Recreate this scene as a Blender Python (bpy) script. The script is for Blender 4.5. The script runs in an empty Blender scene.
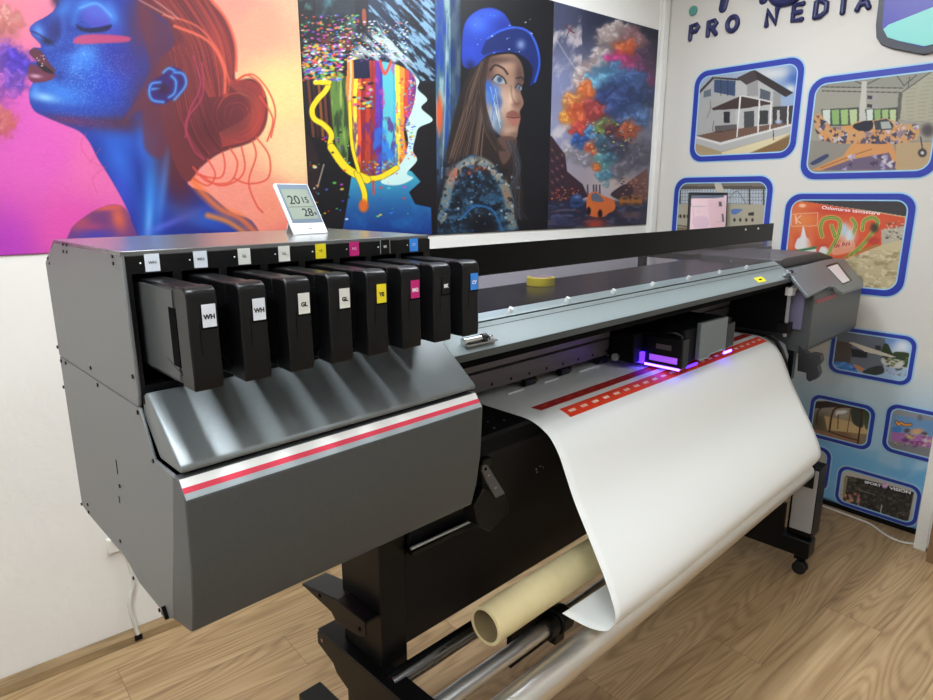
import bpy, bmesh, math, random
import numpy as np
from mathutils import Vector, Matrix
random.seed(7); RNG = np.random.RandomState(11)
C = bpy.context.scene.collection
PI = math.pi
# ---------------------------------------------------------------- camera maths
FOC, CX, CY, EYE = 647.0, 466.5, 350.0, 1.5
PITCH = math.atan(155.0/FOC)
AZW, AZP = math.radians(49.84), math.radians(45.6)   # view azimuth in room frame / machine frame
TH = AZW-AZP
def _ax(az):
    fw = np.array([math.cos(az)*math.cos(PITCH), math.sin(az)*math.cos(PITCH), -math.sin(PITCH)])
    rt = np.array([math.sin(az), -math.cos(az), 0.0]); return fw, rt, np.cross(rt, fw)
def at(u, v, ax, val, az=AZW):
    fw, rt, up = _ax(az); r = fw*FOC+rt*(u-CX)-up*(v-CY)
    if ax == 2: val = val-EYE
    p = r*(val/r[ax]); return (p[0], p[1], p[2]+EYE)
def project(X, Y, Z):
    fw, rt, up = _ax(AZW); Z = Z-EYE
    d = X*fw[0]+Y*fw[1]+Z*fw[2]
    return CX+FOC*(X*rt[0]+Y*rt[1]+Z*rt[2])/d, CY-FOC*(X*up[0]+Y*up[1]+Z*up[2])/d
def lin(c):
    c = np.asarray(c, float)/255.0
    return np.where(c <= .04045, c/12.92, ((c+.055)/1.055)**2.4)
# ---------------------------------------------------------------- materials
def mat(name, col, rough=.5, metal=0.0, spec=.5, emit=None, es=0, trans=0, alpha=1, coat=0, bump=None, ior=1.45):
    m = bpy.data.materials.new(name); m.use_nodes = True
    nt = m.node_tree; b = nt.nodes['Principled BSDF']
    b.inputs['Base Color'].default_value = (*lin(col), 1)
    b.inputs['Roughness'].default_value = rough; b.inputs['Metallic'].default_value = metal
    b.inputs['Specular IOR Level'].default_value = spec; b.inputs['IOR'].default_value = ior
    b.inputs['Transmission Weight'].default_value = trans; b.inputs['Alpha'].default_value = alpha
    b.inputs['Coat Weight'].default_value = coat
    if emit is not None:
        b.inputs['Emission Color'].default_value = (*lin(emit), 1); b.inputs['Emission Strength'].default_value = es
    if bump:
        sc, st, dist = bump
        n = nt.nodes.new('ShaderNodeTexNoise'); n.inputs['Scale'].default_value = sc; n.inputs['Detail'].default_value = 5
        tc = nt.nodes.new('ShaderNodeTexCoord'); nt.links.new(tc.outputs['Object'], n.inputs['Vector'])
        bp = nt.nodes.new('ShaderNodeBump'); bp.inputs['Strength'].default_value = st; bp.inputs['Distance'].default_value = dist
        nt.links.new(n.outputs['Fac'], bp.inputs['Height']); nt.links.new(bp.outputs['Normal'], b.inputs['Normal'])
    return m
def speckle(m, amount=.12, scale=40, stretch=(1, 1, 1)):
    """slight procedural mottling of a base colour"""
    nt = m.node_tree; b = nt.nodes['Principled BSDF']; c = b.inputs['Base Color'].default_value[:]
    tc = nt.nodes.new('ShaderNodeTexCoord'); mp = nt.nodes.new('ShaderNodeMapping'); mp.inputs['Scale'].default_value = stretch
    n = nt.nodes.new('ShaderNodeTexNoise'); n.inputs['Scale'].default_value = scale; n.inputs['Detail'].default_value = 4
    r = nt.nodes.new('ShaderNodeValToRGB')
    r.color_ramp.elements[0].position = .3; r.color_ramp.elements[1].position = .7
    r.color_ramp.elements[0].color = tuple(x*(1-amount) for x in c[:3])+(1,)
    r.color_ramp.elements[1].color = tuple(min(1, x*(1+amount)) for x in c[:3])+(1,)
    nt.links.new(tc.outputs['Object'], mp.inputs['Vector']); nt.links.new(mp.outputs['Vector'], n.inputs['Vector'])
    nt.links.new(n.outputs['Fac'], r.inputs['Fac']); nt.links.new(r.outputs['Color'], b.inputs['Base Color'])
    return m
M = dict(
    grey=speckle(mat('grey powder coat', (112, 114, 114), .42, bump=(900, .05, .0005)), .05, 300),
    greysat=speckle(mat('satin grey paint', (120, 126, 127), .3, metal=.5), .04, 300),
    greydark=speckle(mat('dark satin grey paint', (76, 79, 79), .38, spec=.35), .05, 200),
    topgrey=mat('semi gloss grey lid', (92, 93, 92), .2, spec=.7),
    black=speckle(mat('black plastic', (15, 15, 16), .3, spec=.3), .1, 100),
    blacksat=speckle(mat('black satin metal', (12, 12, 13), .36, spec=.28), .1, 60),
    blackmatte=mat('matt black', (9, 9, 10), .6, spec=.2),
    void=mat('deep black liner', (5, 5, 6), .9, spec=.1),
    bodyblack=mat('black sheet metal body', (26, 27, 29), .42, spec=.25),
    silver=speckle(mat('brushed aluminium', (206, 209, 212), .32, metal=.85), .05, 30, (1, 60, 60)),
    roller=mat('satin aluminium roller', (222, 218, 210), .34, metal=.9),
    chrome=mat('chrome', (210, 212, 214), .12, metal=1),
    strip=mat('pale anodised strip', (168, 182, 182), .35, metal=.4),
    coverg=speckle(mat('grey green metallic cover', (132, 142, 142), .5, metal=.2), .04, 300),
    coverlip=mat('cover lip grey', (72, 76, 76), .45, metal=.2),
    rail=mat('anodised rail', (98, 92, 94), .4, metal=.3),
    white=mat('white plastic', (226, 227, 226), .4),
    stripewhite=mat('white stripe film', (222, 222, 218), .4),
    red=mat('red stripe film', (206, 50, 72), .4),
    palegrey=mat('light grey stripe film', (150, 160, 162), .35, metal=.2),
    paper=mat('white coated media', (236, 237, 233), .42, spec=.35),
    card=speckle(mat('cardboard core', (232, 214, 162), .6), .025, 12, (3, 1, 1)),
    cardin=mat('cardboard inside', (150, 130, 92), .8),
    rubber=mat('black rubber', (14, 14, 14), .55),
    screw=mat('black screw', (18, 18, 18), .3, metal=.6),
    steel=mat('steel screw', (170, 170, 172), .25, metal=1),
    plate=mat('grey metal bracket', (92, 94, 95), .45, metal=.4),
    sideplate=mat('pale side frame', (168, 170, 172), .45, metal=.3),
    yellow=mat('yellow', (236, 216, 30), .45), tape=mat('yellow tape', (232, 216, 40), .35),
    magenta=mat('magenta', (196, 32, 118), .45), blue=mat('blue', (52, 140, 232), .45),
    lblue=mat('label white', (222, 228, 236), .5), lwhite=mat('label cream', (222, 222, 214), .5),
    ink=mat('print black', (22, 22, 24), .6), inkwhite=mat('print white', (235, 235, 235), .5),
    grille=mat('maroon badge', (150, 40, 50), .4),
    cord=mat('white cable', (214, 212, 204), .45),
    lcd=mat('lcd grey green', (136, 144, 130), .25), lcdframe=mat('blue grey bezel', (98, 112, 126), .3),
    uv=mat('violet lamp', (60, 20, 160), .4, emit=(60, 26, 255), es=2.2),
    uvw=mat('violet white lamp', (120, 80, 255), .4, emit=(120, 70, 255), es=5),
    logo=mat('lettering navy', (38, 40, 84), .35), lettershade=mat('lettering edge', (26, 26, 40), .4),
    teal=mat('lettering teal', (80, 140, 130), .35),
    laptopframe=mat('laptop bezel', (26, 27, 30), .35),
    wood=speckle(mat('brown wood', (120, 92, 62), .5), .2, 10, (1, 1, 6)),
    melamine=speckle(mat('white melamine', (214, 210, 200), .5), .05, 200),
)
def smoke_mat():
    m = bpy.data.materials.new('smoked acrylic'); m.use_nodes = True; nt = m.node_tree; nt.nodes.clear()
    o = nt.nodes.new('ShaderNodeOutputMaterial'); mx = nt.nodes.new('ShaderNodeMixShader')
    t = nt.nodes.new('ShaderNodeBsdfTransparent'); t.inputs['Color'].default_value = (.66, .65, .72, 1)
    g = nt.nodes.new('ShaderNodeBsdfGlossy'); g.inputs['Roughness'].default_value = .03
    f = nt.nodes.new('ShaderNodeLayerWeight'); f.inputs['Blend'].default_value = .5; pw = nt.nodes.new('ShaderNodeMath'); pw.operation = 'POWER'; pw.inputs[1].default_value = 5; ad = nt.nodes.new('ShaderNodeMath'); ad.operation = 'MULTIPLY_ADD'; ad.inputs[1].default_value = .9; ad.inputs[2].default_value = .04
    nt.links.new(f.outputs['Facing'], pw.inputs[0]); nt.links.new(pw.outputs[0], ad.inputs[0]); nt.links.new(ad.outputs[0], mx.inputs[0]); nt.links.new(t.outputs[0], mx.inputs[1]); nt.links.new(g.outputs[0], mx.inputs[2])
    nt.links.new(mx.outputs[0], o.inputs['Surface']); return m
M['smoke'] = smoke_mat()
M['acrylband'] = mat('black acrylic band', (4, 4, 5), .1, spec=.12)
def attr_mat(name, rough=.45, emis=0, spec=.4):
    m = bpy.data.materials.new(name); m.use_nodes = True; nt = m.node_tree; b = nt.nodes['Principled BSDF']
    a = nt.nodes.new('ShaderNodeAttribute'); a.attribute_name = 'art'
    nt.links.new(a.outputs['Color'], b.inputs['Base Color']); b.inputs['Roughness'].default_value = rough
    b.inputs['Specular IOR Level'].default_value = spec
    if emis:
        nt.links.new(a.outputs['Color'], b.inputs['Emission Color']); b.inputs['Emission Strength'].default_value = emis
    return m
M['print'] = attr_mat('printed artwork'); M['printmatte'] = attr_mat('printed wall film', .7, 0, .2)
M['screenon'] = attr_mat('lit screen', .3, .12)
# ---------------------------------------------------------------- mesh helpers
class MB:
    def __init__(s): s.v = []; s.f = []
    def add(s, vs, fs):
        n = len(s.v); s.v += [tuple(map(float, p)) for p in vs]; s.f += [tuple(i+n for i in f) for f in fs]; return s
    def box(s, x0, x1, y0, y1, z0, z1):
        vs = [(x, y, z) for x in (x0, x1) for y in (y0, y1) for z in (z0, z1)]
        return s.add(vs, [(0, 1, 3, 2), (4, 6, 7, 5), (0, 4, 5, 1), (2, 3, 7, 6), (0, 2, 6, 4), (1, 5, 7, 3)])
    def hexa(s, p):
        """8 corners: bottom 4 (ccw) then top 4"""
        return s.add(p, [(3, 2, 1, 0), (4, 5, 6, 7), (0, 1, 5, 4), (1, 2, 6, 5), (2, 3, 7, 6), (3, 0, 4, 7)])
    def prism(s, prof, a0, a1, ax=0):
        """closed profile extruded along axis ax; profile gives the other two coords in order"""
        n = len(prof); vs = []
        for a in (a0, a1):
            for p in prof:
                q = [p[0], p[1]]; q.insert(ax, a); vs.append(q)
        fs = [tuple(range(n))[::-1], tuple(range(n, 2*n))]+[(i, (i+1) % n, n+(i+1) % n, n+i) for i in range(n)]
        return s.add(vs, fs)
    def sheet(s, prof, a0, a1, t, ax=0):
        """open profile (list of 2d points) thickened by t and extruded"""
        P = [Vector(p) for p in prof]; off = []
        for i, p in enumerate(P):
            d = (P[min(i+1, len(P)-1)]-P[max(i-1, 0)]).normalized(); off.append(p+Vector((d.y, -d.x))*t)
        return s.prism([tuple(p) for p in P]+[tuple(p) for p in off[::-1]], a0, a1, ax)
    def tube(s, p0, p1, r, n=20, r1=None, inner=None):
        p0, p1 = Vector(p0), Vector(p1); d = (p1-p0).normalized()
        a = d.orthogonal().normalized(); b = d.cross(a); r1 = r if r1 is None else r1
        def ring(c, rr): return [c+(a*math.cos(2*PI*i/n)+b*math.sin(2*PI*i/n))*rr for i in range(n)]
        if inner is None:
            vs = ring(p0, r)+ring(p1, r1)
            fs = [(i, (i+1) % n, n+(i+1) % n, n+i) for i in range(n)]+[tuple(range(n))[::-1], tuple(range(n, 2*n))]
        else:
            vs = ring(p0, r)+ring(p1, r1)+ring(p0, inner)+ring(p1, inner)
            fs = []
            for i in range(n):
                j = (i+1) % n
                fs += [(i, j, n+j, n+i), (2*n+j, 2*n+i, 3*n+i, 3*n+j), (j, i, 2*n+i, 2*n+j), (n+i, n+j, 3*n+j, 3*n+i)]
        return s.add(vs, fs)
    def path(s, pts, r, n=8, flat=1.0, closed=False):
        """round tube along a polyline; capped"""
        P = [Vector(p) for p in pts]; L = len(P); rings = []
        ref = None
        for i, p in enumerate(P):
            d = (P[min(i+1, L-1)]-P[max(i-1, 0)]).normalized()
            if ref is None: ref = d.orthogonal().normalized()
            ref = (ref-d*ref.dot(d)).normalized(); b = d.cross(ref)
            rings += [p+(ref*math.cos(2*PI*k/n)+b*math.sin(2*PI*k/n))*r for k in range(n)]
        fs = [(i*n+k, i*n+(k+1) % n, (i+1)*n+(k+1) % n, (i+1)*n+k) for i in range(L-1) for k in range(n)]
        fs += [tuple(range(n))[::-1], tuple(range((L-1)*n, L*n))]
        return s.add(rings, fs)
    def sphere(s, c, r, n=10, sc=(1, 1, 1)):
        vs = [(c[0], c[1], c[2]+r*sc[2])]; fs = []
        for i in range(1, n):
            t = PI*i/n
            for k in range(2*n):
                p = PI*k/n; vs.append((c[0]+r*sc[0]*math.sin(t)*math.cos(p), c[1]+r*sc[1]*math.sin(t)*math.sin(p), c[2]+r*sc[2]*math.cos(t)))
        vs.append((c[0], c[1], c[2]-r*sc[2])); w = 2*n; e = len(vs)-1
        for k in range(w): fs.append((0, 1+k, 1+(k+1) % w)); fs.append((e, e-w+(k+1) % w, e-w+k))
        for i in range(n-2):
            for k in range(w):
                a = 1+i*w+k; b = 1+i*w+(k+1) % w; fs.append((a, a+w, b+w, b))
        return s.add(vs, fs)
def obj(name, mb, m, parent=None, bevel=0, smooth=None, label=None, seg=2):
    me = bpy.data.meshes.new(name); o = bpy.data.objects.new(name, me); C.objects.link(o)
    base = Vector(parent['_base']) if parent is not None and '_base' in parent else Vector((0, 0, 0))
    me.from_pydata([tuple(Vector(p)-base) for p in mb.v], [], mb.f); me.update()
    bm = bmesh.new(); bm.from_mesh(me); bmesh.ops.recalc_face_normals(bm, faces=bm.faces); bm.to_mesh(me); bm.free()
    me.materials.append(M[m] if isinstance(m, str) else m)
    if bevel:
        b = o.modifiers.new('bevel', 'BEVEL'); b.width = bevel; b.segments = seg; b.limit_method = 'ANGLE'; b.angle_limit = math.radians(35)
    if smooth is not None or bevel:
        for p in me.polygons: p.use_smooth = True
        me.set_sharp_from_angle(angle=math.radians(smooth or 40))
    if parent is not None:
        o.parent = parent; o['_base'] = tuple(base)
    if label: o['label'] = label
    return o
def thing(name, label, cat, base=(0, 0, 0), frame='P', group=None):
    o = bpy.data.objects.new(name, None); C.objects.link(o); o.empty_display_size = .05
    b = Vector(base); o['_base'] = tuple(b)
    if frame == 'P':
        o.location = Matrix.Rotation(TH, 3, 'Z') @ b; o.rotation_euler = (0, 0, TH)
    else: o.location = b
    o['label'] = label; o['category'] = cat
    if group: o['group'] = group
    return o
def struct(name, mb, m, label=None):
    o = obj(name, mb, m); o['kind'] = 'structure'
    if label: o['label'] = label
    return o
def text(name, body, parent, m, size, loc, rot, extrude=.0003, bold=0.0):
    """real lettering as a mesh; loc in the frame of the parent's coordinates, rot = 3x3 matrix columns (right, up, out)"""
    cu = bpy.data.curves.new(name, 'FONT'); cu.body = body; cu.size = size; cu.align_x = 'CENTER'; cu.align_y = 'CENTER'
    cu.extrude = extrude; cu.offset = bold; cu.resolution_u = 3
    tmp = bpy.data.objects.new('tmp', cu); C.objects.link(tmp)
    dg = bpy.context.evaluated_depsgraph_get(); me = bpy.data.meshes.new_from_object(tmp.evaluated_get(dg))
    bpy.data.objects.remove(tmp); bpy.data.curves.remove(cu)
    me.name = name; o = bpy.data.objects.new(name, me); C.objects.link(o)
    base = Vector(parent['_base'])
    R = Matrix(rot).transposed().to_4x4()
    me.transform(Matrix.Translation(Vector(loc)-base) @ R)
    me.materials.clear(); me.materials.append(M[m]); o.parent = parent; o['_base'] = tuple(base)
    return o
# ---------------------------------------------------------------- procedural painting of flat printed pictures
def vnoise(x, y, seed=0):
    rs = np.random.RandomState(seed); T = rs.rand(64, 64)
    xi = np.floor(x).astype(int); yi = np.floor(y).astype(int); fx = x-xi; fy = y-yi
    fx = fx*fx*(3-2*fx); fy = fy*fy*(3-2*fy); g = lambda a, b: T[a % 64, b % 64]
    return (g(xi, yi)*(1-fx)+g(xi+1, yi)*fx)*(1-fy)+(g(xi, yi+1)*(1-fx)+g(xi+1, yi+1)*fx)*fy
def fbm(x, y, seed=0, o=4):
    s = 0; a = .5; t = 0
    for i in range(o): s = s+a*vnoise(x*2**i, y*2**i, seed+i*7); t += a; a *= .5
    return s/t
def smooth_pts(pts, k=5, closed=True):
    P = np.array(pts, float); n = len(P); out = []
    rng = range(n) if closed else range(n-1)
    for i in rng:
        if closed: p0, p1, p2, p3 = P[(i-1) % n], P[i], P[(i+1) % n], P[(i+2) % n]
        else: p0, p1, p2, p3 = P[max(i-1, 0)], P[i], P[i+1], P[min(i+2, n-1)]
        for j in range(k):
            t = j/k
            out.append(.5*((2*p1)+(-p0+p2)*t+(2*p0-5*p1+4*p2-p3)*t*t+(-p0+3*p1-3*p2+p3)*t**3))
    if not closed: out.append(P[-1])
    return np.array(out)
class Paint:
    def __init__(s, U, V):
        s.U0, s.V0 = U, V; s.img = np.zeros(U.shape+(3,)); s.view(0, 0, 1)
    def view(s, ox, oy, k): s.U = (s.U0-ox)*k; s.V = (s.V0-oy)*k; s.k = k; return s
    def fill(s, col): s.img[:] = np.array(col, float)
    def put(s, mask, col, a=1.0):
        mask = np.clip(mask*a, 0, 1)[..., None]; s.img[:] = s.img*(1-mask)+np.asarray(col, float)*mask
    def grad(s, pts, cols, p=2.0):
        """scattered colours blended by inverse distance"""
        w = 0; acc = 0
        for (x, y), c in zip(pts, cols):
            d = 1.0/(((s.U-x)**2+(s.V-y)**2)**(p/2)+50); w = w+d; acc = acc+d[..., None]*np.array(c, float)
        return acc/w[..., None]
    def sd(s, P, closed=True, reg=None):
        U, V = s.U[reg], s.V[reg]; d = np.full(U.shape, 1e9); ins = np.zeros(U.shape, bool); n = len(P)
        for i in range(n if closed else n-1):
            ax, ay = P[i]; bx, by = P[(i+1) % n]; ex, ey = bx-ax, by-ay; L = ex*ex+ey*ey+1e-9
            t = np.clip(((U-ax)*ex+(V-ay)*ey)/L, 0, 1); d = np.minimum(d, (U-ax-t*ex)**2+(V-ay-t*ey)**2)
            if closed and ay != by:
                c = ((ay > V) != (by > V)) & (U < (bx-ax)*(V-ay)/(by-ay)+ax); ins ^= c
        d = np.sqrt(d); return np.where(ins, -d, d) if closed else d
    def reg(s, P, pad):
        P = np.asarray(P); m = (s.U > P[:, 0].min()-pad) & (s.U < P[:, 0].max()+pad) & (s.V > P[:, 1].min()-pad) & (s.V < P[:, 1].max()+pad)
        if not m.any(): return None
        r = np.where(m.any(1))[0]; c = np.where(m.any(0))[0]; return (slice(r[0], r[-1]+1), slice(c[0], c[-1]+1))
    def mpoly(s, pts, soft=1.5, sm=True):
        P = smooth_pts(pts) if sm else np.array(pts, float); m = np.zeros(s.U.shape); R = s.reg(P, soft+2)
        if R: m[R] = np.clip(.5-s.sd(P, True, R)/soft, 0, 1)
        return m
    def poly(s, pts, col, soft=1.5, a=1, sm=True, clip=None):
        m = s.mpoly(pts, soft, sm); m = m if clip is None else m*clip; s.put(m, col, a); return m
    def line(s, pts, w, col, a=1, soft=1.5, clip=None, sm=True):
        P = smooth_pts(pts, 5, False) if sm and len(pts) > 2 else np.array(pts, float); R = s.reg(P, w+soft+1)
        if not R: return
        m = np.zeros(s.U.shape); m[R] = np.clip(.5+(w/2-s.sd(P, False, R))/soft, 0, 1)
        s.put(m if clip is None else m*clip, col, a)
    def blob(s, x, y, rx, ry, col, a=1, rot=0, clip=None, hard=1.0):
        c, q = math.cos(rot), math.sin(rot); dx, dy = s.U-x, s.V-y
        e = ((dx*c+dy*q)/rx)**2+((-dx*q+dy*c)/ry)**2; m = np.exp(-e**hard)
        s.put(m if clip is None else m*clip, col, a)
    def puff(s, x, y, r, col, hi=None, n=14, seed=0, a=.9):
        """a billowing cloud of small lit lobes with ragged edges"""
        rs = np.random.RandomState(seed); col = np.array(col, float); hi = np.minimum(col*1.45+30, 255) if hi is None else np.array(hi, float)
        if not hasattr(s, 'wu'): s.wu = [(fbm(s.U0*.16, s.V0*.16, 301+k, 4)-.5) for k in (0, 1)]
        R = s.reg([(x-r, y-r), (x+r, y+r)], r)
        if not R: return
        w = r*.9; U = s.U[R]+w*s.wu[0][R]; V = s.V[R]+w*s.wu[1][R]
        def bl(X, Y, q, c, aa, h):
            m = np.exp(-(((U-X)/q)**2+((V-Y)/(q*.85))**2)**h)[..., None]*aa; s.img[R] = s.img[R]*(1-m)+np.array(c)*m
        bl(x, y, r, col*.8, a, 2)
        for i in range(n):
            t = rs.rand()*6.28; q = r*(.2+.7*rs.rand()); rr = r*(.2+.28*rs.rand()); X, Y = x+q*math.cos(t), y+q*.8*math.sin(t)
            bl(X+rr*.15, Y+rr*.2, rr, col*(.62+.2*rs.rand()), a*.8, 1.6); bl(X, Y, rr*.85, col*(.9+.2*rs.rand()), a*.7, 1.4); bl(X-rr*.3, Y-rr*.35, rr*.5, hi, .45, 1)
    def dots(s, x0, x1, y0, y1, n, cols, r=(2, 5), seed=0, flat=.6, a=.9):
        rs = np.random.RandomState(seed)
        for i in range(n):
            x, y, q = x0+rs.rand()*(x1-x0), y0+rs.rand()*(y1-y0), r[0]+rs.rand()*(r[1]-r[0]); c = cols[rs.randint(len(cols))]
            R = s.reg([(x, y)], q*2)
            if R is None: continue
            e = ((s.U[R]-x)/q)**2+((s.V[R]-y)/(q*flat))**2; m = np.exp(-e**2)[..., None]*a; s.img[R] = s.img[R]*(1-m)+np.array(c, float)*m
def canvas(name, painter, plane, val, a0, a1, z0, z1, step, parent, m='print', t=.003, round_r=0, gain=.86):
    """flat sheet in the room frame. plane 'y' -> on wall y=val (a = x); plane 'x' -> on wall x=val (a = y)."""
    nw = max(2, int(abs(a1-a0)/step)); nh = max(2, int((z1-z0)/step))
    A, Z = np.meshgrid(np.linspace(a0, a1, nw+1), np.linspace(z0, z1, nh+1))
    X, Y = (A, np.full_like(A, val)) if plane == 'y' else (np.full_like(A, val), A)
    U, V = project(X, Y, Z); p = Paint(U, V); p.Z = Z; painter(p)
    col = np.ones((nh+1, nw+1, 4)); col[..., :3] = np.clip(lin(np.clip(p.img, 0, 255))*gain, 0, 1)
    if round_r:
        # snap the corner points onto the rounded outline
        ac, zc = (a0+a1)/2, (z0+z1)/2; ha, hz = abs(a1-a0)/2, (z1-z0)/2; da, dz = A-ac, Z-zc
        qa = np.maximum(np.abs(da)-(ha-round_r), 0); qz = np.maximum(np.abs(dz)-(hz-round_r), 0); L = np.hypot(qa, qz)
        f = np.where(L > round_r, round_r/np.maximum(L, 1e-9), 1)
        A = np.where(L > round_r, ac+np.sign(da)*((ha-round_r)+qa*f), A); Z = np.where(L > round_r, zc+np.sign(dz)*((hz-round_r)+qz*f), Z)
        X, Y = (A, Y) if plane == 'y' else (X, A)
    base = Vector(parent['_base']); n = (nh+1)*(nw+1)
    co = np.stack([X, Y, Z], -1).reshape(-1, 3)-np.array(base)
    I = np.arange(n).reshape(nh+1, nw+1)
    F = np.stack([I[:-1, :-1], I[:-1, 1:], I[1:, 1:], I[1:, :-1]], -1).reshape(-1, 4)
    # back sheet and rim
    edge = np.concatenate([I[0, :-1], I[:-1, -1], I[-1, :0:-1], I[:0:-1, 0]]); E = len(edge)
    off = np.array([0, t, 0]) if plane == 'y' else np.array([t, 0, 0])
    co2 = np.concatenate([co, co[edge]+off]); ej = np.roll(np.arange(E), -1)
    rim = np.stack([edge, n+np.arange(E), n+ej, edge[ej]], -1)
    me = bpy.data.meshes.new(name); me.vertices.add(len(co2)); me.vertices.foreach_set('co', co2.ravel())
    QF = np.concatenate([F, rim]); nq = len(QF)
    loops = np.concatenate([QF.ravel(), n+np.arange(E)[::-1]])
    me.loops.add(len(loops)); me.loops.foreach_set('vertex_index', loops.astype(np.int32))
    me.polygons.add(nq+1); st = np.concatenate([np.arange(nq)*4, [nq*4]]); me.polygons.foreach_set('loop_start', st.astype(np.int32))
    me.polygons.foreach_set('loop_total', np.concatenate([np.full(nq, 4), [E]]).astype(np.int32))
    me.update(calc_edges=True); me.validate()
    at_ = me.color_attributes.new('art', 'FLOAT_COLOR', 'POINT')
    cc = np.concatenate([col.reshape(-1, 4), np.tile([[.5, .5, .5, 1]], (E, 1))]); cc[n:, :3] = col.reshape(-1, 4)[edge, :3]
    at_.data.foreach_set('color', cc.ravel().astype(np.float32))
    me.materials.append(M[m]); o = bpy.data.objects.new(name, me); C.objects.link(o); o.parent = parent; return o
# ---------------------------------------------------------------- the four posters on the back wall (shapes in picture units)
CONF = [(230, 60, 50), (240, 200, 40), (60, 110, 220), (70, 200, 190), (200, 60, 190), (240, 140, 40), (230, 230, 230), (90, 60, 190), (90, 190, 80)]
def art_portrait(p):
    p.view(0, 0, 2.694); U, V = p.U, p.V
    p.img[:] = p.grad([(-150, 50), (0, 0), (0, 330), (0, 680), (200, 620), (260, 450), (640, 0), (700, 60), (810, 0), (760, 250), (800, 420), (740, 560), (780, 640), (650, 560), (120, 420)],
        [(225, 110, 150), (238, 130, 150), (224, 92, 190), (192, 62, 190), (232, 84, 176), (240, 110, 176), (240, 160, 140), (242, 172, 140), (244, 190, 150), (250, 224, 150), (252, 218, 160), (250, 150, 122), (246, 128, 116), (250, 150, 130), (232, 96, 190)], 3)
    g = fbm(U*.12, V*.5, 5, 3)[..., None]; p.img[:] = p.img*(.96+.08*g)
    # smoke
    n = fbm(U*.02, V*.02, 3, 5)
    for (x, y, r, c, s) in [(-60, 60, 80, (225, 120, 110), 1), (15, 60, 50, (232, 130, 120), 2), (-50, 180, 90, (120, 60, 180), 3), (20, 150, 48, (110, 60, 190), 4), (60, 165, 40, (70, 40, 190), 5), (5, 240, 50, (170, 80, 190), 6), (10, 320, 40, (236, 110, 110), 7), (-60, 330, 70, (236, 110, 120), 8), (45, 215, 34, (120, 70, 200), 9)]:
        p.puff(x, y, r, c, n=16, seed=s, a=.55)
    skin = [(150, -60), (152, 0), (145, 28), (118, 48), (95, 60), (80, 76), (86, 95), (106, 116), (110, 128), (92, 128), (78, 140), (90, 155), (100, 166), (82, 170), (72, 186), (76, 205), (88, 222), (80, 240), (78, 266), (92, 298), (125, 316), (165, 333), (215, 355), (242, 385), (262, 425), (292, 472), (320, 520), (338, 555), (352, 590), (362, 660), (400, 760), (720, 760), (690, 610), (620, 570), (560, 520), (500, 480), (520, 300), (540, 150), (500, -60)]
    m = p.poly(skin, (34, 62, 168), 2.5)
    p.put(m*fbm(U*.015, V*.02, 9), (24, 40, 130), .7)
    for b in [(170, 250, 90, 45, (60, 140, 240), .8, .3), (235, 150, 34, 26, (120, 190, 250), .75, 0), (230, 170, 70, 60, (50, 130, 235), .7, 0), (120, 262, 36, 12, (150, 205, 250), .9, .2), (255, 30, 55, 26, (70, 150, 240), .8, .5), (170, 30, 24, 34, (60, 150, 240), .7, .5), (105, 85, 15, 22, (100, 160, 240), .8, -.5), (320, 430, 34, 90, (50, 120, 230), .7, -.35), (405, 520, 26, 150, (50, 150, 245), .8, .1), (345, 380, 80, 40, (40, 100, 215), .6, .3), (520, 580, 80, 26, (50, 120, 225), .7, .35), (400, 600, 10, 60, (120, 190, 255), .7, .05), (460, 600, 80, 10, (110, 120, 240), .6, -.4), (300, 220, 70, 60, (36, 70, 200), .8, 0), (280, 75, 40, 14, (80, 60, 190), .7, .3)]:
        p.blob(*b[:4], b[4], b[5], b[6], clip=m)
    for b in [(330, 330, 110, 26, (84, 40, 62), .9, .05), (410, 270, 60, 70, (90, 40, 60), .9, 0), (380, 60, 40, 110, (100, 44, 70), .85, 0), (190, 325, 90, 14, (110, 40, 90), .8, .12), (480, 470, 50, 110, (92, 34, 50), .95, -.2), (330, 170, 40, 40, (70, 44, 130), .6, 0), (470, 420, 40, 60, (90, 36, 44), .9, 0), (150, 90, 22, 30, (30, 24, 90), .7, 0), (350, 620, 30, 60, (60, 40, 150), .5, 0), (600, 640, 90, 18, (40, 30, 110), .6, .2)]:
        p.blob(*b[:4], b[4], b[5], b[6], clip=m)
    # far shoulder
    ms = p.poly([(182, 700), (188, 625), (222, 588), (270, 560), (320, 552), (350, 585), (370, 700)], (118, 60, 120), 3)
    for b in [(215, 600, 30, 26, (220, 90, 90), .6, 0), (320, 590, 20, 40, (245, 110, 70), .8, -.2), (290, 560, 50, 8, (240, 100, 80), .8, -.1), (260, 640, 60, 24, (60, 70, 200), .7, 0), (250, 610, 40, 10, (190, 70, 110), .6, 0)]: p.blob(*b[:4], b[4], b[5], b[6], clip=ms)
    # near shoulder rim
    p.line([(500, 440), (530, 500), (590, 560), (650, 590), (700, 640)], 20, (244, 120, 60), .85, 16)
    p.line([(560, 580), (620, 600), (690, 650)], 14, (255, 140, 50), .8, 12)
    # face details
    for b in [(160, 60, 20, 34, (26, 30, 110), .6, .3), (185, 130, 26, 12, (28, 34, 130), .5, -.3), (300, 140, 40, 30, (40, 40, 150), .6, 0), (185, 205, 30, 26, (30, 44, 150), .5, 0), (200, 185, 16, 30, (80, 150, 245), .45, .5), (95, 245, 12, 20, (90, 160, 250), .6, 0), (240, 300, 90, 14, (30, 60, 170), .6, .1), (300, 30, 18, 40, (90, 150, 240), .5, -.4), (375, 470, 14, 110, (26, 40, 130), .5, -.1), (330, 520, 20, 60, (70, 80, 220), .5, -.3), (440, 500, 12, 110, (90, 170, 255), .45, .12), (385, 380, 22, 60, (60, 120, 225), .5, 0)]:
        p.blob(*b[:4], b[4], b[5], b[6], clip=m)
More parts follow.
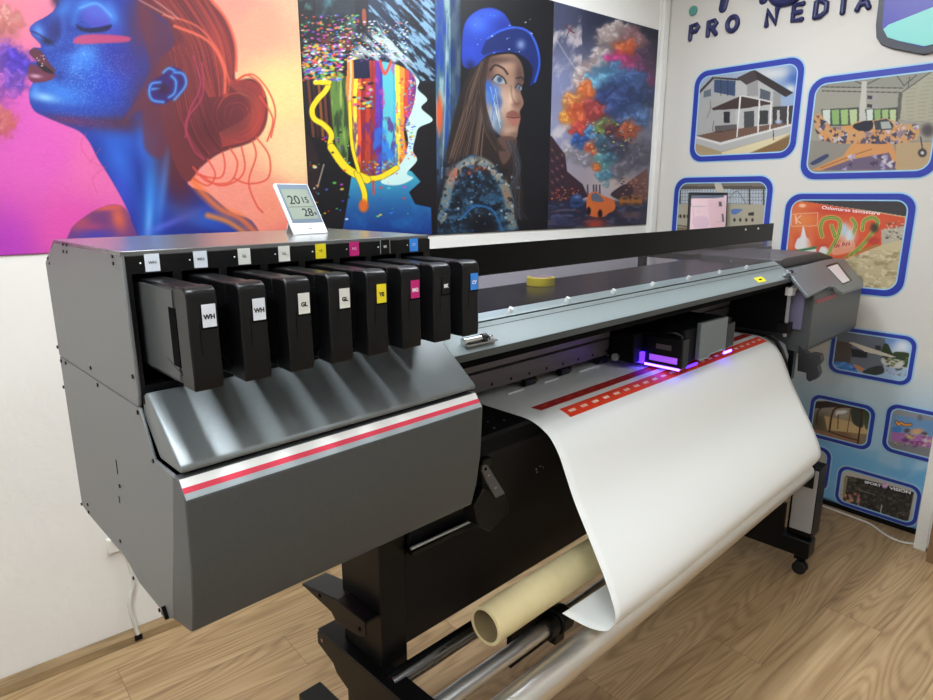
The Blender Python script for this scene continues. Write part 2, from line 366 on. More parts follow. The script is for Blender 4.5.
    p.put(m*np.clip((fbm(U*.5, V*.5, 77, 2)-.55)*4, 0, 1)*np.exp(-(((U-230)/110)**2+((V-200)/120)**2)), (150, 200, 250), .5)
    p.poly([(205, 100), (250, 92), (342, 98), (345, 112), (290, 116), (205, 118)], (214, 70, 110), 6, .85)
    p.poly([(203, 64), (225, 74), (260, 74), (300, 66), (290, 82), (250, 88), (215, 82)], (20, 20, 70), 4, .95)
    p.poly([(225, 25), (260, 14), (300, 46), (290, 66), (245, 66), (222, 50)], (92, 74, 190), 10, .6)
    p.line([(200, 60), (215, 20), (262, 8), (305, 50)], 14, (70, 150, 240), .5, 20); p.line([(215, 22), (262, 10), (300, 44)], 4, (150, 210, 250), .5, 7)
    p.line([(84, 84), (104, 92), (130, 110), (150, 126)], 4, (20, 16, 70), .8, 4); p.blob(128, 112, 16, 9, (14, 10, 50), .9, .4)
    p.line([(165, 30), (172, 80), (160, 118), (128, 130)], 12, (60, 120, 225), .45, 16)
    p.poly([(78, 140), (92, 130), (112, 140), (135, 172), (150, 192), (120, 196), (100, 180), (100, 166), (88, 155)], (94, 40, 56), 3)
    p.poly([(82, 172), (100, 180), (124, 190), (150, 200), (140, 214), (110, 222), (84, 220), (74, 200)], (110, 44, 70), 3)
    p.poly([(98, 168), (120, 176), (146, 198), (118, 192)], (24, 8, 26), 3)
    p.dots(96, 130, 150, 180, 8, [(240, 200, 220)], (1.5, 3), 3); p.blob(96, 205, 16, 5, (236, 190, 210), .8, .1)
    p.blob(160, 205, 12, 14, (24, 28, 110), .5)
    p.blob(150, -2, 12, 20, (50, 26, 60), .9)
    # hair
    hair = [(372, -60), (378, 0), (412, 30), (452, 62), (470, 120), (430, 160), (420, 230), (430, 290), (450, 380), (470, 440), (505, 490), (540, 452), (580, 420), (620, 402), (655, 392), (690, 375), (715, 340), (722, 290), (710, 240), (680, 212), (640, 215), (632, 200), (636, 150), (628, 100), (604, 45), (565, 0), (540, -60)]
    mh = p.poly(hair, (112, 46, 52), 5)
    p.poly([(370, 0), (410, 30), (450, 62), (500, 110), (470, 300), (440, 420), (390, 400), (380, 300), (330, 330), (400, 200), (385, 90)], (108, 46, 58), 14, .75)
    rs = np.random.RandomState(4)
    for i in range(60):
        t = rs.rand(); o = rs.rand()*14-7
        pts = [(400+160*t+o, -20), (450+150*t+o, 40+10*t), (505+118*t+o, 110), (530+105*t+o, 190), (560+60*t, 260)]
        c = [(196, 72, 56), (150, 56, 56), (226, 92, 66), (90, 34, 44)][rs.randint(4)]
        p.line(pts, 1.6, c, .55, 2, clip=mh)
    for i in range(70):
        t = rs.rand(); o = rs.rand()*16-8; q = rs.rand()
        pts = [(455+50*t+o, 100+40*q), (470+60*t+o, 180), (470+90*t+o, 280), (500+90*t, 370-20*t), (540+80*t, 430-40*t)]
        p.line(pts, 1.8, [(150, 60, 60), (84, 30, 40), (184, 70, 60), (70, 26, 36)][rs.randint(4)], .5, 2.5, clip=mh)
    for i in range(46):
        t = rs.rand(); a0 = rs.rand()*6.28; R_ = 12+66*t; pts = [(640+R_*.95*math.cos(a0+k*.45-1.6), 308+R_*1.02*math.sin(a0+k*.45-1.6)) for k in range(5)]
        p.line(pts, 1.8, [(190, 66, 56), (96, 32, 38), (220, 84, 62), (130, 44, 46)][rs.randint(4)], .42, 2.5, clip=mh)
    p.blob(560, 350, 60, 60, (70, 24, 34), .5, clip=mh); p.blob(690, 320, 22, 60, (214, 70, 56), .5, clip=mh); p.blob(590, 120, 30, 80, (220, 80, 66), .4, -.3, clip=mh)
    p.line([(470, 70), (560, 110), (602, 180), (606, 250)], 7, (246, 112, 84), .9, 5); p.line([(440, 40), (530, 70), (590, 140), (618, 220)], 5, (240, 110, 84), .8, 4)
    p.line([(560, -10), (608, 50), (634, 120), (636, 190)], 7, (240, 96, 72), .9, 5)
    for s_ in range(22):
        t = s_/22; p.line([(600+50*t, 215+40*t), (690-20*t, 225+50*t), (714-40*t, 300), (680-40*t, 370-40*t), (600-10*t, 395-40*t)], 1.8, (208-60*t, 74, 62), .6, 2, clip=mh)
    for q in [[(640, 215), (680, 200), (720, 240), (742, 300), (730, 370)], [(700, 260), (735, 320), (720, 380)], [(690, 370), (725, 420), (722, 480), (670, 495), (630, 480)], [(650, 395), (660, 450), (640, 485), (590, 500), (540, 470)], [(680, 380), (690, 420), (670, 490), (690, 550), (708, 572)], [(620, 400), (640, 440), (620, 490), (560, 490), (520, 450)], [(600, 410), (606, 450), (590, 480), (530, 470)], [(560, 430), (580, 470), (560, 500), (520, 480)], [(640, 215), (665, 202), (700, 225), (712, 260)]]:
        p.line(q, 4.5, (232, 80, 60), .9, 3)
    for q in [[(545, 170), (545, 260), (500, 330), (520, 400), (550, 430)], [(520, 150), (540, 230), (510, 300), (500, 370)]]: p.line(q, 4, (178, 60, 96), .9, 4)
    for q in [[(232, 360), (218, 390), (240, 430), (280, 450)], [(286, 450), (250, 480), (262, 520)], [(270, 400), (240, 440)]]: p.line(q, 3, (216, 80, 130), .5, 3)
    for q in [[(375, 0), (430, 30), (468, 52)], [(400, -10), (450, 25), (480, 50)]]: p.line(q, 4, (200, 150, 150), .7, 3)
    # ear
    p.poly([(396, 240), (405, 222), (440, 200), (462, 180), (490, 190), (502, 220), (490, 250), (462, 268), (440, 280), (410, 276)], (52, 30, 110), 6, .9)
    for q in [[(440, 195), (455, 184), (470, 190)], [(470, 195), (494, 200), (500, 230), (470, 268)], [(462, 205), (474, 220), (470, 250), (455, 262)], [(432, 222), (408, 226), (402, 250), (412, 270), (440, 275)], [(410, 240), (430, 238)]]: p.line(q, 8, (50, 130, 225), .75, 9); p.line(q, 3, (130, 205, 250), .6, 4)
    p.blob(440, 240, 16, 14, (56, 20, 50), .9)
def art_paintdrip(p):
    p.view(295, 0, 2.917); U, V = p.U, p.V; p.fill((16, 13, 19))
    n1 = fbm(U*.03, V*.03, 2, 5); n2 = fbm((U+V)*.02, (U-V)*.09, 8, 4)
    p.put((U < 190)*(V < 120)*np.clip((n1-.45)*6, 0, 1), (70, 120, 110), .8); p.put((U > 60)*(U < 175)*(V < 50), (62, 120, 140), .7*n1)
    for x, w in [(75, 26), (125, 24), (150, 14)]: p.poly([(x, 98), (x+w, 96), (x+w, 145), (x, 150)], (104, 44, 34), 3, .9, sm=False)
    p.put((U > 205)*(V < 240)*np.clip((.75-V/520), 0, 1), (26, 52, 92), .9)
    p.put((U > 205)*(U < 410)*(V < 235)*np.clip((n2-.5)*7, 0, 1), (150, 196, 224), .8); p.put((U > 300)*(V < 300)*np.clip((.42-n2)*9, 0, 1), (6, 8, 16), .9)
    p.poly([(174, -20), (214, -20), (214, 172), (182, 172), (184, 110), (176, 60)], (14, 12, 24), 3, sm=False); p.poly([(196, 30), (206, 30), (208, 70), (198, 70)], (190, 90, 60), 2, .8)
    mw_ = p.mpoly([(215, 90), (250, 60), (300, 120), (340, 184), (300, 186), (220, 172), (160, 168)], 30); p.put(mw_*np.clip((n2-.38)*4, 0, 1), (196, 210, 208), .85)
    # slats
    for i in range(6): p.poly([(34+i*15, 230), (42+i*15, 230), (58+i*14, 400), (50+i*14, 400)], [(112, 56, 40), (60, 28, 26), (150, 84, 40)][i % 3], 2, .9, sm=False)
    p.poly([(30, 400), (70, 470), (60, 600), (30, 600)], (52, 26, 30), 10, .6)
    mg = p.poly([(104, 220), (150, 225), (158, 300), (152, 482), (130, 470), (112, 380)], (98, 132, 60), 2); p.put(mg*np.clip((fbm(U*.15, V*.02, 4)-.45)*5, 0, 1), (34, 50, 34), .8); p.put(mg*np.clip((fbm(U*.12, V*.015, 14)-.55)*6, 0, 1), (170, 190, 90), .8)
    # blue pool of paint
    mb = p.poly([(165, 515), (152, 600), (132, 720), (400, 720), (396, 606), (350, 596), (332, 560), (366, 530), (340, 500), (300, 490), (240, 520)], (30, 110, 170), 3, sm=False)
    t = np.clip((V-500)/190, 0, 1); p.put(mb*(1-t), (70, 180, 190), .9); p.put(mb*t, (18, 44, 120), .95); p.put(mb*np.clip((fbm(U*.02, V*.02, 6)-.5)*4, 0, 1), (30, 130, 190), .4)
    p.poly([(330, 210), (362, 235), (358, 260), (386, 290), (368, 315), (402, 350), (362, 372), (352, 400), (344, 440), (356, 468), (326, 505), (345, 520), (300, 540), (250, 530), (300, 480), (330, 420), (320, 340), (350, 260)], (196, 226, 220), 2)
    # oval
    mo = p.mpoly([(152, 168), (200, 176), (250, 178), (300, 190), (340, 214), (354, 250), (342, 320), (318, 380), (326, 440), (300, 485), (245, 516), (200, 508), (176, 470), (160, 400), (150, 260)], 2)
    w = U+10*(fbm(U*.05, V*.01, 31)-.5)
    st = [(150, (230, 130, 50)), (158, (236, 200, 150)), (164, (238, 150, 50)), (172, (246, 226, 60)), (182, (226, 90, 50)), (192, (150, 36, 34)), (206, (186, 60, 40)), (220, (150, 40, 40)), (236, (104, 50, 160)), (248, (60, 60, 170)), (256, (90, 190, 200)), (284, (70, 180, 200)), (292, (230, 214, 70)), (306, (240, 150, 50)), (318, (214, 70, 50)), (330, (150, 60, 130)), (342, (110, 50, 120))]
    for i, (x, c) in enumerate(st):
        x1 = st[i+1][0] if i+1 < len(st) else 999; p.put(mo*(w >= x)*(w < x1), c)
    p.put(mo*(V > 340)*np.clip((fbm(U*.08, V*.03, 12)-.5)*8, 0, 1), (90, 40, 120), .8); p.put(mo*(V > 300)*(U > 225)*(U < 300)*np.clip((fbm(U*.05, V*.02, 15)-.5)*8, 0, 1), (40, 110, 210), .8)
    p.put(mo*np.clip((V-440)/50, 0, 1)*np.clip((fbm(U*.1, V*.1, 19)-.4)*5, 0, 1), (140, 70, 40), .8); p.put(mo*(V < 330)*(U > 230)*(U < 300)*np.clip((.45-fbm(U*.07, V*.03, 21))*8, 0, 1), (220, 60, 150), .6)
    p.poly([(170, 172), (216, 174), (220, 228), (172, 230)], (18, 18, 56), 2, sm=False); p.line([(248, 178), (262, 216), (280, 180)], 8, (228, 70, 50), .9)
    p.dots(172, 225, 235, 320, 34, [(14, 14, 20), (90, 200, 220), (240, 210, 60), (14, 14, 20), (200, 70, 150)], (4, 9), 5); p.dots(300, 350, 220, 470, 110, CONF+[(150, 60, 60)], (2, 5), 6)
    p.dots(200, 300, 470, 512, 70, CONF, (2, 4), 16)
    # yellow pour
    for q, ww in [([(62, 238), (96, 244), (88, 266), (66, 290), (50, 318), (56, 346), (84, 364), (106, 392), (104, 430), (140, 478), (190, 516), (245, 518), (296, 490)], 15), ([(60, 240), (100, 240)], 14), ([(106, 430), (150, 490), (210, 524)], 22), ([(180, 505), (202, 560), (202, 600)], 15), ([(160, 300), (166, 420), (186, 500)], 9)]:
        p.line(q, ww+3, (90, 60, 10), .8); p.line(q, ww, (240, 214, 34))
    p.blob(200, 600, 15, 20, (216, 100, 36), 1, hard=3); p.line([(228, 528), (230, 566)], 6, (190, 60, 40))
    # confetti
    p.dots(24, 140, 130, 235, 330, CONF, (3, 8), 7, .5); p.dots(20, 190, 40, 175, 320, CONF+[(16, 13, 19)]*5, (2, 6), 8, .5); p.dots(130, 330, 60, 180, 200, CONF+[(230, 235, 235)]*9, (2, 5), 9, .5)
    p.dots(40, 160, 380, 660, 60, CONF+[(16, 13, 19)]*3, (2, 7), 10); p.dots(240, 340, 520, 640, 16, CONF, (2, 6), 11); p.line([(84, 480), (66, 545)], 4, (180, 170, 150), .8)
def art_girl(p):
    p.view(430, 0, 2.917); U, V = p.U, p.V; p.fill((15, 15, 21))
    n = fbm(U*.06, V*.012, 3, 4); ms = np.clip((92-U)/12, 0, 1)*np.clip((560-V)/200, 0, 1)
    p.put(ms, (66, 100, 124), 1); p.put(ms*np.clip((n-.5)*6, 0, 1), (150, 180, 176), .8); p.put(ms*np.clip((.45-n)*7, 0, 1), (24, 60, 150), .9); p.put(ms*(U > 60), (20, 30, 60), .6)
    p.blob(28, 335, 10, 60, (212, 84, 40), .95, hard=2); p.blob(24, 480, 8, 60, (60, 90, 130), .8); p.line([(50, 40), (44, 300), (34, 520)], 4, (180, 190, 190), .5)
    # hair behind
    mh = p.poly([(150, 170), (190, 150), (180, 260), (160, 360), (200, 420), (250, 400), (262, 480), (270, 620), (200, 520), (120, 470), (50, 480), (60, 380), (90, 270), (120, 200)], (40, 30, 28), 8)
    rs = np.random.RandomState(2)
    for i in range(110):
        t = rs.rand(); p.line([(150+20*t, 180), (110+50*t+rs.rand()*20, 260), (90+70*t, 340+rs.rand()*30), (50+100*t, 450+rs.rand()*40)], 1.6, [(96, 72, 58), (64, 48, 42), (20, 16, 18), (120, 96, 80)][rs.randint(4)], .7, 2)
    # face
    face = [(182, 165), (240, 158), (266, 185), (274, 235), (263, 262), (273, 300), (262, 325), (264, 345), (258, 372), (250, 404), (222, 410), (196, 385), (168, 345), (152, 300), (150, 240), (162, 190)]
    m = p.poly(face, (140, 106, 88), 4)
    for b in [(205, 295, 34, 50, (206, 176, 152), .8, 0), (222, 190, 30, 18, (176, 140, 118), .8, 0), (236, 290, 10, 40, (214, 184, 160), .7, .15), (232, 385, 22, 14, (200, 166, 144), .8, 0), (170, 210, 16, 40, (70, 48, 44), .8, .2), (262, 225, 10, 34, (88, 64, 58), .8, 0), (192, 232, 26, 13, (86, 62, 56), .7, .4), (258, 252, 14, 12, (90, 66, 60), .8, 0), (250, 306, 12, 8, (120, 80, 68), .8, 0), (186, 395, 30, 20, (74, 52, 46), .8, .6), (262, 300, 8, 16, (110, 80, 68), .6, 0)]:
        p.blob(*b[:4], b[4], b[5], b[6], clip=m)
    p.poly([(200, 400), (250, 402), (244, 440), (214, 480), (196, 430)], (86, 64, 56), 6)
    p.line([(176, 205), (190, 190), (214, 200), (226, 216)], 6, (34, 24, 24), .9, 3); p.line([(252, 228), (268, 226), (273, 234)], 5, (34, 24, 24), .9, 3)
    p.poly([(184, 232), (196, 220), (212, 228), (220, 242), (200, 244)], (150, 156, 160), 3); p.blob(203, 232, 8, 9, (40, 66, 88), 1, hard=2); p.line([(182, 232), (196, 218), (214, 227), (222, 243)], 4, (16, 12, 16), .95, 2)
    p.poly([(252, 256), (258, 247), (268, 254), (264, 264)], (150, 160, 166), 3); p.blob(260, 256, 5, 7, (60, 90, 110), 1, hard=3); p.line([(250, 256), (258, 245), (270, 254)], 3.5, (16, 12, 16), .95, 2)
    p.line([(236, 250), (240, 285), (250, 302), (262, 300)], 4, (96, 66, 56), .6, 5)
    p.poly([(222, 334), (238, 322), (256, 328), (263, 340), (244, 343)], (120, 66, 58), 4, .8); p.poly([(224, 342), (244, 343), (262, 342), (256, 362), (240, 366)], (158, 96, 84), 4, .85); p.line([(223, 340), (244, 344), (262, 342)], 3, (60, 26, 28), .9, 2)
    for b in [(180, 276, 24, 34, (60, 104, 180), .9, .4), (170, 250, 12, 18, (40, 90, 180), .8, 0), (196, 300, 16, 22, (40, 70, 130), .8, .2), (180, 350, 26, 34, (150, 164, 178), .85, -.3), (200, 366, 12, 26, (90, 120, 150), .7, 0)]: p.blob(*b[:4], b[4], b[5], b[6], hard=2)
    for i in range(14): p.line([(160+rs.rand()*40, 250+rs.rand()*60), (175+rs.rand()*40, 330+rs.rand()*60)], 2, [(200, 210, 214), (60, 110, 190), (110, 130, 150)][i % 3], .7, 2)
    for i in range(40):
        t = rs.rand(); p.line([(158+14*t, 170), (140+22*t, 240), (150+14*t, 310), (158+34*t, 380+20*t), (190+30*t, 440)], 1.8, [(46, 34, 32), (90, 68, 54), (26, 20, 22)][i % 3], .65, 2)
    p.blob(262, 210, 16, 50, (60, 42, 40), .45, clip=m); p.blob(200, 175, 50, 12, (50, 36, 34), .6, clip=m); p.blob(245, 392, 22, 10, (90, 66, 58), .6, clip=m)
    # cap
    mc = p.poly([(96, 190), (94, 110), (106, 60), (140, 30), (180, 23), (216, 40), (242, 80), (270, 110), (262, 150), (230, 150), (170, 160), (130, 195)], (32, 58, 160), 4)
    for b in [(140, 70, 34, 30, (64, 108, 226), .8, 0), (180, 42, 40, 16, (48, 86, 200), .8, 0), (215, 80, 26, 30, (26, 44, 130), .8, 0), (120, 150, 26, 30, (36, 66, 180), .8, 0), (118, 195, 14, 20, (14, 18, 40), .7, 0)]: p.blob(*b[:4], b[4], b[5], b[6], clip=mc)
    mv = p.poly([(150, 160), (168, 112), (205, 92), (250, 82), (290, 96), (312, 140), (319, 190), (308, 236), (292, 250), (284, 240), (296, 210), (278, 178), (240, 152), (190, 150)], (20, 36, 96), 3)
    p.line([(168, 112), (205, 90), (250, 80), (290, 95), (313, 140), (319, 190), (306, 238)], 6, (52, 94, 210), .9, 4); p.poly([(250, 155), (285, 175), (300, 205), (290, 250), (282, 240), (284, 205)], (12, 14, 30), 4, .9)
    p.dots(110, 300, 40, 160, 26, [(190, 200, 220), (90, 130, 220), (14, 20, 50)], (1.5, 3.5), 12); p.blob(265, 130, 12, 14, (150, 166, 200), .7)
    # jacket
    mj = p.poly([(14, 710), (24, 620), (50, 520), (80, 470), (130, 452), (180, 480), (212, 520), (232, 600), (246, 700)], (24, 40, 56), 4)
    p.put(mj*np.clip((fbm(U*.05, V*.05, 23)-.5)*6, 0, 1), (40, 78, 108), .8); p.put(mj*np.clip((.42-fbm(U*.05, V*.05, 24))*8, 0, 1), (10, 14, 24), .9)
    p.line([(34, 640), (60, 530), (100, 478), (150, 472), (196, 510), (226, 570), (240, 660)], 26, (120, 124, 116), .95, 8); p.line([(60, 530), (100, 478), (150, 472), (196, 510)], 14, (160, 150, 130), .8, 10)
    for b in [(150, 495, 26, 8, (206, 92, 46), .9, .2), (70, 510, 16, 22, (186, 84, 50), .8, .5), (112, 508, 10, 8, (200, 84, 50), .8, 0), (225, 570, 8, 30, (150, 96, 60), .7, -.2)]: p.blob(*b[:4], b[4], b[5], b[6])
    p.put(mj*np.clip((fbm(U*.09, V*.09, 63)-.52)*7, 0, 1), (70, 110, 136), .6); p.put(np.clip((V-450)/30, 0, 1)*(U < 250)*np.clip((.46-fbm(U*.06, V*.06, 64))*8, 0, 1), (12, 18, 28), .75)
    p.line([(90, 640), (130, 602), (180, 612), (206, 660), (214, 700)], 6, (40, 110, 170), .8, 4); p.blob(150, 660, 44, 40, (10, 12, 20), .95, hard=2); p.dots(30, 260, 480, 690, 90, [(70, 130, 170), (160, 176, 180), (30, 90, 150), (14, 18, 26)], (1.5, 5), 13, .9)
    for i in range(20): p.line([(220+rs.rand()*30, 410), (236+rs.rand()*30, 480), (232+rs.rand()*30, 560), (245+rs.rand()*40, 640)], 1.8, [(80, 62, 56), (30, 26, 30), (60, 84, 104)][i % 3], .7, 2)
def art_cloud(p):
    p.view(545, 0, 2.975); U, V = p.U, p.V
    p.img[:] = p.grad([(30, 40), (160, 60), (330, 90), (40, 250), (30, 380), (320, 480), (60, 540), (200, 560)], [(66, 70, 96), (40, 44, 66), (30, 32, 50), (120, 126, 160), (134, 138, 168), (110, 108, 126), (150, 140, 150), (190, 170, 160)], 2)
    n = fbm(U*.03+V*.01, V*.02, 40, 5); p.put((U < 110)*(V < 480)*np.clip((n-.55)*6, 0, 1), (196, 184, 182), .8)
    p.line([(36, 120), (60, 160), (90, 205)], 3, (210, 200, 196), .5, 4); p.line([(60, 75), (74, 90), (88, 98)], 4, (96, 44, 40), .9); p.line([(66, 104), (76, 86), (86, 74)], 3, (96, 44, 40), .9)
    L = [(225, 480, 66, (110, 104, 116)), (280, 455, 50, (90, 86, 100)), (85, 450, 36, (150, 144, 150)), (120, 470, 34, (136, 130, 138)), (190, 110, 46, (176, 156, 152)), (215, 90, 34, (190, 170, 164)), (278, 130, 44, (96, 76, 96)), (300, 180, 50, (80, 60, 86)), (130, 200, 38, (176, 154, 152)), (108, 240, 30, (184, 162, 158)), (165, 170, 40, (180, 160, 156)), (250, 120, 42, (150, 110, 116)), (232, 146, 36, (214, 98, 60)), (208, 176, 28, (206, 60, 130)), (246, 196, 40, (196, 66, 122)), (290, 230, 46, (120, 60, 100)), (195, 220, 52, (74, 124, 166)), (160, 240, 40, (96, 150, 190)), (250, 250, 56, (62, 90, 140)), (290, 290, 50, (46, 62, 104)), (200, 290, 56, (44, 60, 108)), (120, 270, 34, (220, 110, 60)), (84, 300, 34, (214, 130, 70)), (74, 346, 34, (226, 140, 60)), (110, 330, 42, (218, 90, 54)), (150, 330, 40, (150, 60, 60)), (240, 330, 52, (56, 76, 124)), (280, 350, 44, (80, 110, 160)), (110, 385, 36, (190, 66, 56)), (140, 395, 30, (74, 130, 190)), (100, 420, 26, (46, 84, 150)), (180, 380, 36, (110, 130, 60)), (215, 400, 44, (90, 50, 60)), (250, 390, 36, (180, 90, 60)), (150, 440, 30, (200, 90, 60)), (185, 430, 36, (60, 90, 110)), (225, 440, 34, (70, 70, 90)), (172, 480, 28, (96, 160, 160)), (190, 470, 24, (70, 110, 130)), (152, 496, 16, (214, 110, 50)), (178, 520, 24, (84, 130, 150)), (180, 548, 14, (130, 150, 160))]
    for i, (x, y, r, c) in enumerate(L): p.puff(x, y, r*.95, c, n=12, seed=50+i, a=.9)
    p.dots(120, 260, 350, 450, 60, [(20, 24, 40), (210, 120, 60), (90, 160, 180), (190, 190, 80)], (2, 4), 33)
    p.blob(185, 575, 60, 20, (170, 160, 170), .7)
    p.poly([(0, 400), (20, 405), (60, 460), (66, 510), (112, 548), (128, 585), (60, 610), (0, 620)], (52, 32, 42), 2, sm=False)
    for i in range(9):
        for j in range(3): p.poly([(18+j*15, 440+i*16+j*8), (25+j*15, 446+i*16+j*7), (25+j*15, 452+i*16+j*7), (18+j*15, 447+i*16+j*8)], [(120, 84, 76), (26, 20, 34)][(i+j) % 2], 1.5, .8, sm=False)
    p.poly([(205, 578), (255, 535), (305, 500), (310, 606), (240, 600)], (110, 72, 66), 3, sm=False); p.poly([(196, 582), (216, 560), (240, 548), (262, 560), (250, 600)], (58, 40, 48), 4)
    p.dots(215, 305, 530, 590, 40, [(60, 40, 46), (150, 104, 84), (190, 120, 80)], (2, 5), 34); p.dots(20, 110, 560, 600, 26, [(220, 120, 50), (80, 50, 50), (200, 70, 50)], (1.5, 4), 35)
    for x in (124, 142, 150, 160): p.poly([(x, 550), (x+5, 548), (x+6, 582), (x, 582)], (70, 62, 80), 2, .9, sm=False)
    mr = np.clip((V-592)/14, 0, 1); p.put(mr, (34, 38, 60)); p.put(mr*np.clip((fbm(U*.04, V*.12, 44)-.52)*6, 0, 1), (90, 96, 130), .7); p.put(mr*np.clip((.42-fbm(U*.05, V*.1, 45))*6, 0, 1), (90, 44, 44), .6)
    p.poly([(76, 590), (86, 578), (100, 576), (112, 590), (110, 612), (78, 616)], (44, 66, 110), 2); p.blob(96, 586, 9, 5, (130, 150, 180), .7); p.blob(94, 604, 16, 4, (20, 24, 44), .8)
    for x in (222, 256): p.poly([(x, 592), (x+10, 584), (x+26, 586), (x+32, 606), (x+4, 612)], (176, 106, 34), 3, .9); p.blob(x+16, 590, 9, 4, (40, 34, 44), .9); p.blob(x+16, 608, 14, 5, (40, 30, 36), .8)
    p.poly([(124, 600), (132, 576), (152, 570), (172, 582), (204, 596), (208, 622), (190, 634), (168, 646), (128, 638)], (206, 104, 50), 2); p.poly([(138, 580), (152, 574), (168, 586), (174, 600), (142, 598)], (92, 96, 110), 2)
    for x, y in [(130, 628), (164, 636)]: p.blob(x, y, 7, 13, (18, 16, 22), 1, hard=3)
    p.blob(150, 668, 30, 18, (206, 66, 40), .8); p.blob(255, 640, 30, 10, (150, 90, 70), .5); p.blob(60, 660, 36, 12, (60, 60, 90), .7)
# ---------------------------------------------------------------- right wall pictures
def frame_edge(p, ya, yb, za, zb): pass
def art_house(p):
    p.view(685, 55, 6.36); p.img[:] = p.grad([(600, 100), (700, 150), (650, 300), (500, 80)], [(170, 184, 200), (60, 96, 170), (150, 168, 196), (190, 192, 196)])
    p.blob(560, 120, 90, 30, (214, 212, 208), .9, -.1); p.blob(670, 215, 40, 30, (210, 210, 208), .9)
    p.poly([(60, 640), (60, 520), (700, 420), (700, 660)], (168, 146, 112), 2, sm=False); p.poly([(380, 640), (700, 500), (700, 660)], (128, 98, 62), 2, sm=False)
    for q, c in [([(60, 240), (180, 130), (330, 150), (330, 560), (60, 500)], (170, 168, 164)), ([(320, 160), (465, 150), (570, 215), (570, 470), (320, 510)], (182, 180, 176)), ([(395, 150), (465, 150), (465, 260), (395, 260)], (150, 148, 146)), ([(560, 230), (610, 250), (610, 330), (560, 330)], (150, 148, 144)),
                 ([(60, 260), (175, 140), (330, 148), (440, 92), (690, 240), (640, 268), (460, 158), (330, 162), (185, 150), (90, 250), (60, 320)], (52, 44, 44)), ([(330, 145), (440, 92), (460, 158), (390, 190)], (70, 60, 60)),
                 ([(186, 155), (322, 165), (318, 262), (184, 236)], (62, 78, 108)), ([(120, 230), (165, 215), (165, 262), (118, 270)], (96, 110, 120)), ([(478, 212), (545, 235), (540, 290), (476, 276)], (84, 90, 100)),
                 ([(168, 340), (350, 262), (550, 300), (552, 312), (380, 340), (180, 352)], (66, 52, 48)), ([(350, 258), (370, 256), (552, 296), (552, 304)], (214, 208, 200)),
                 ([(246, 360), (286, 360), (284, 432), (246, 432)], (44, 44, 50)), ([(375, 360), (440, 355), (440, 460), (375, 470)], (70, 72, 74)), ([(470, 352), (530, 352), (528, 440), (470, 444)], (58, 58, 60)), ([(556, 330), (700, 320), (700, 430), (556, 445)], (62, 58, 56)), ([(585, 350), (602, 350), (602, 430), (585, 430)], (190, 186, 180)),
                 ([(66, 515), (180, 490), (330, 470), (560, 440), (690, 430), (680, 446), (230, 562)], (112, 84, 70)), ([(60, 515), (225, 560), (690, 438), (690, 490), (230, 615), (60, 560)], (176, 174, 170)), ([(60, 512), (225, 556), (690, 434), (690, 446), (228, 572), (60, 526)], (214, 212, 206)), ([(230, 620), (690, 488), (560, 560), (400, 625), (240, 640)], (214, 200, 160))]:
        p.poly(q, c, 2, sm=False)
    for x in (228, 272): p.line([(x, 158), (x, 258)], 4, (40, 44, 52), 1)
    for a, b in [((352, 262), (330, 520)), ((474, 286), (464, 490)), ((548, 300), (540, 472)), ((656, 326), (652, 440))]: p.line([a, b], 9, (222, 220, 214), 1)
    p.line([(184, 420), (186, 490), (330, 470)], 3, (40, 36, 36)); p.put(p.mpoly([(190, 450), (330, 440), (330, 470), (190, 492)], 2, False), (60, 54, 54), .7); p.line([(160, 290), (162, 340), (140, 400)], 4, (110, 106, 100)); p.blob(595, 425, 24, 14, (176, 186, 214), .9, hard=2); p.line([(562, 480), (562, 540)], 6, (60, 56, 50))
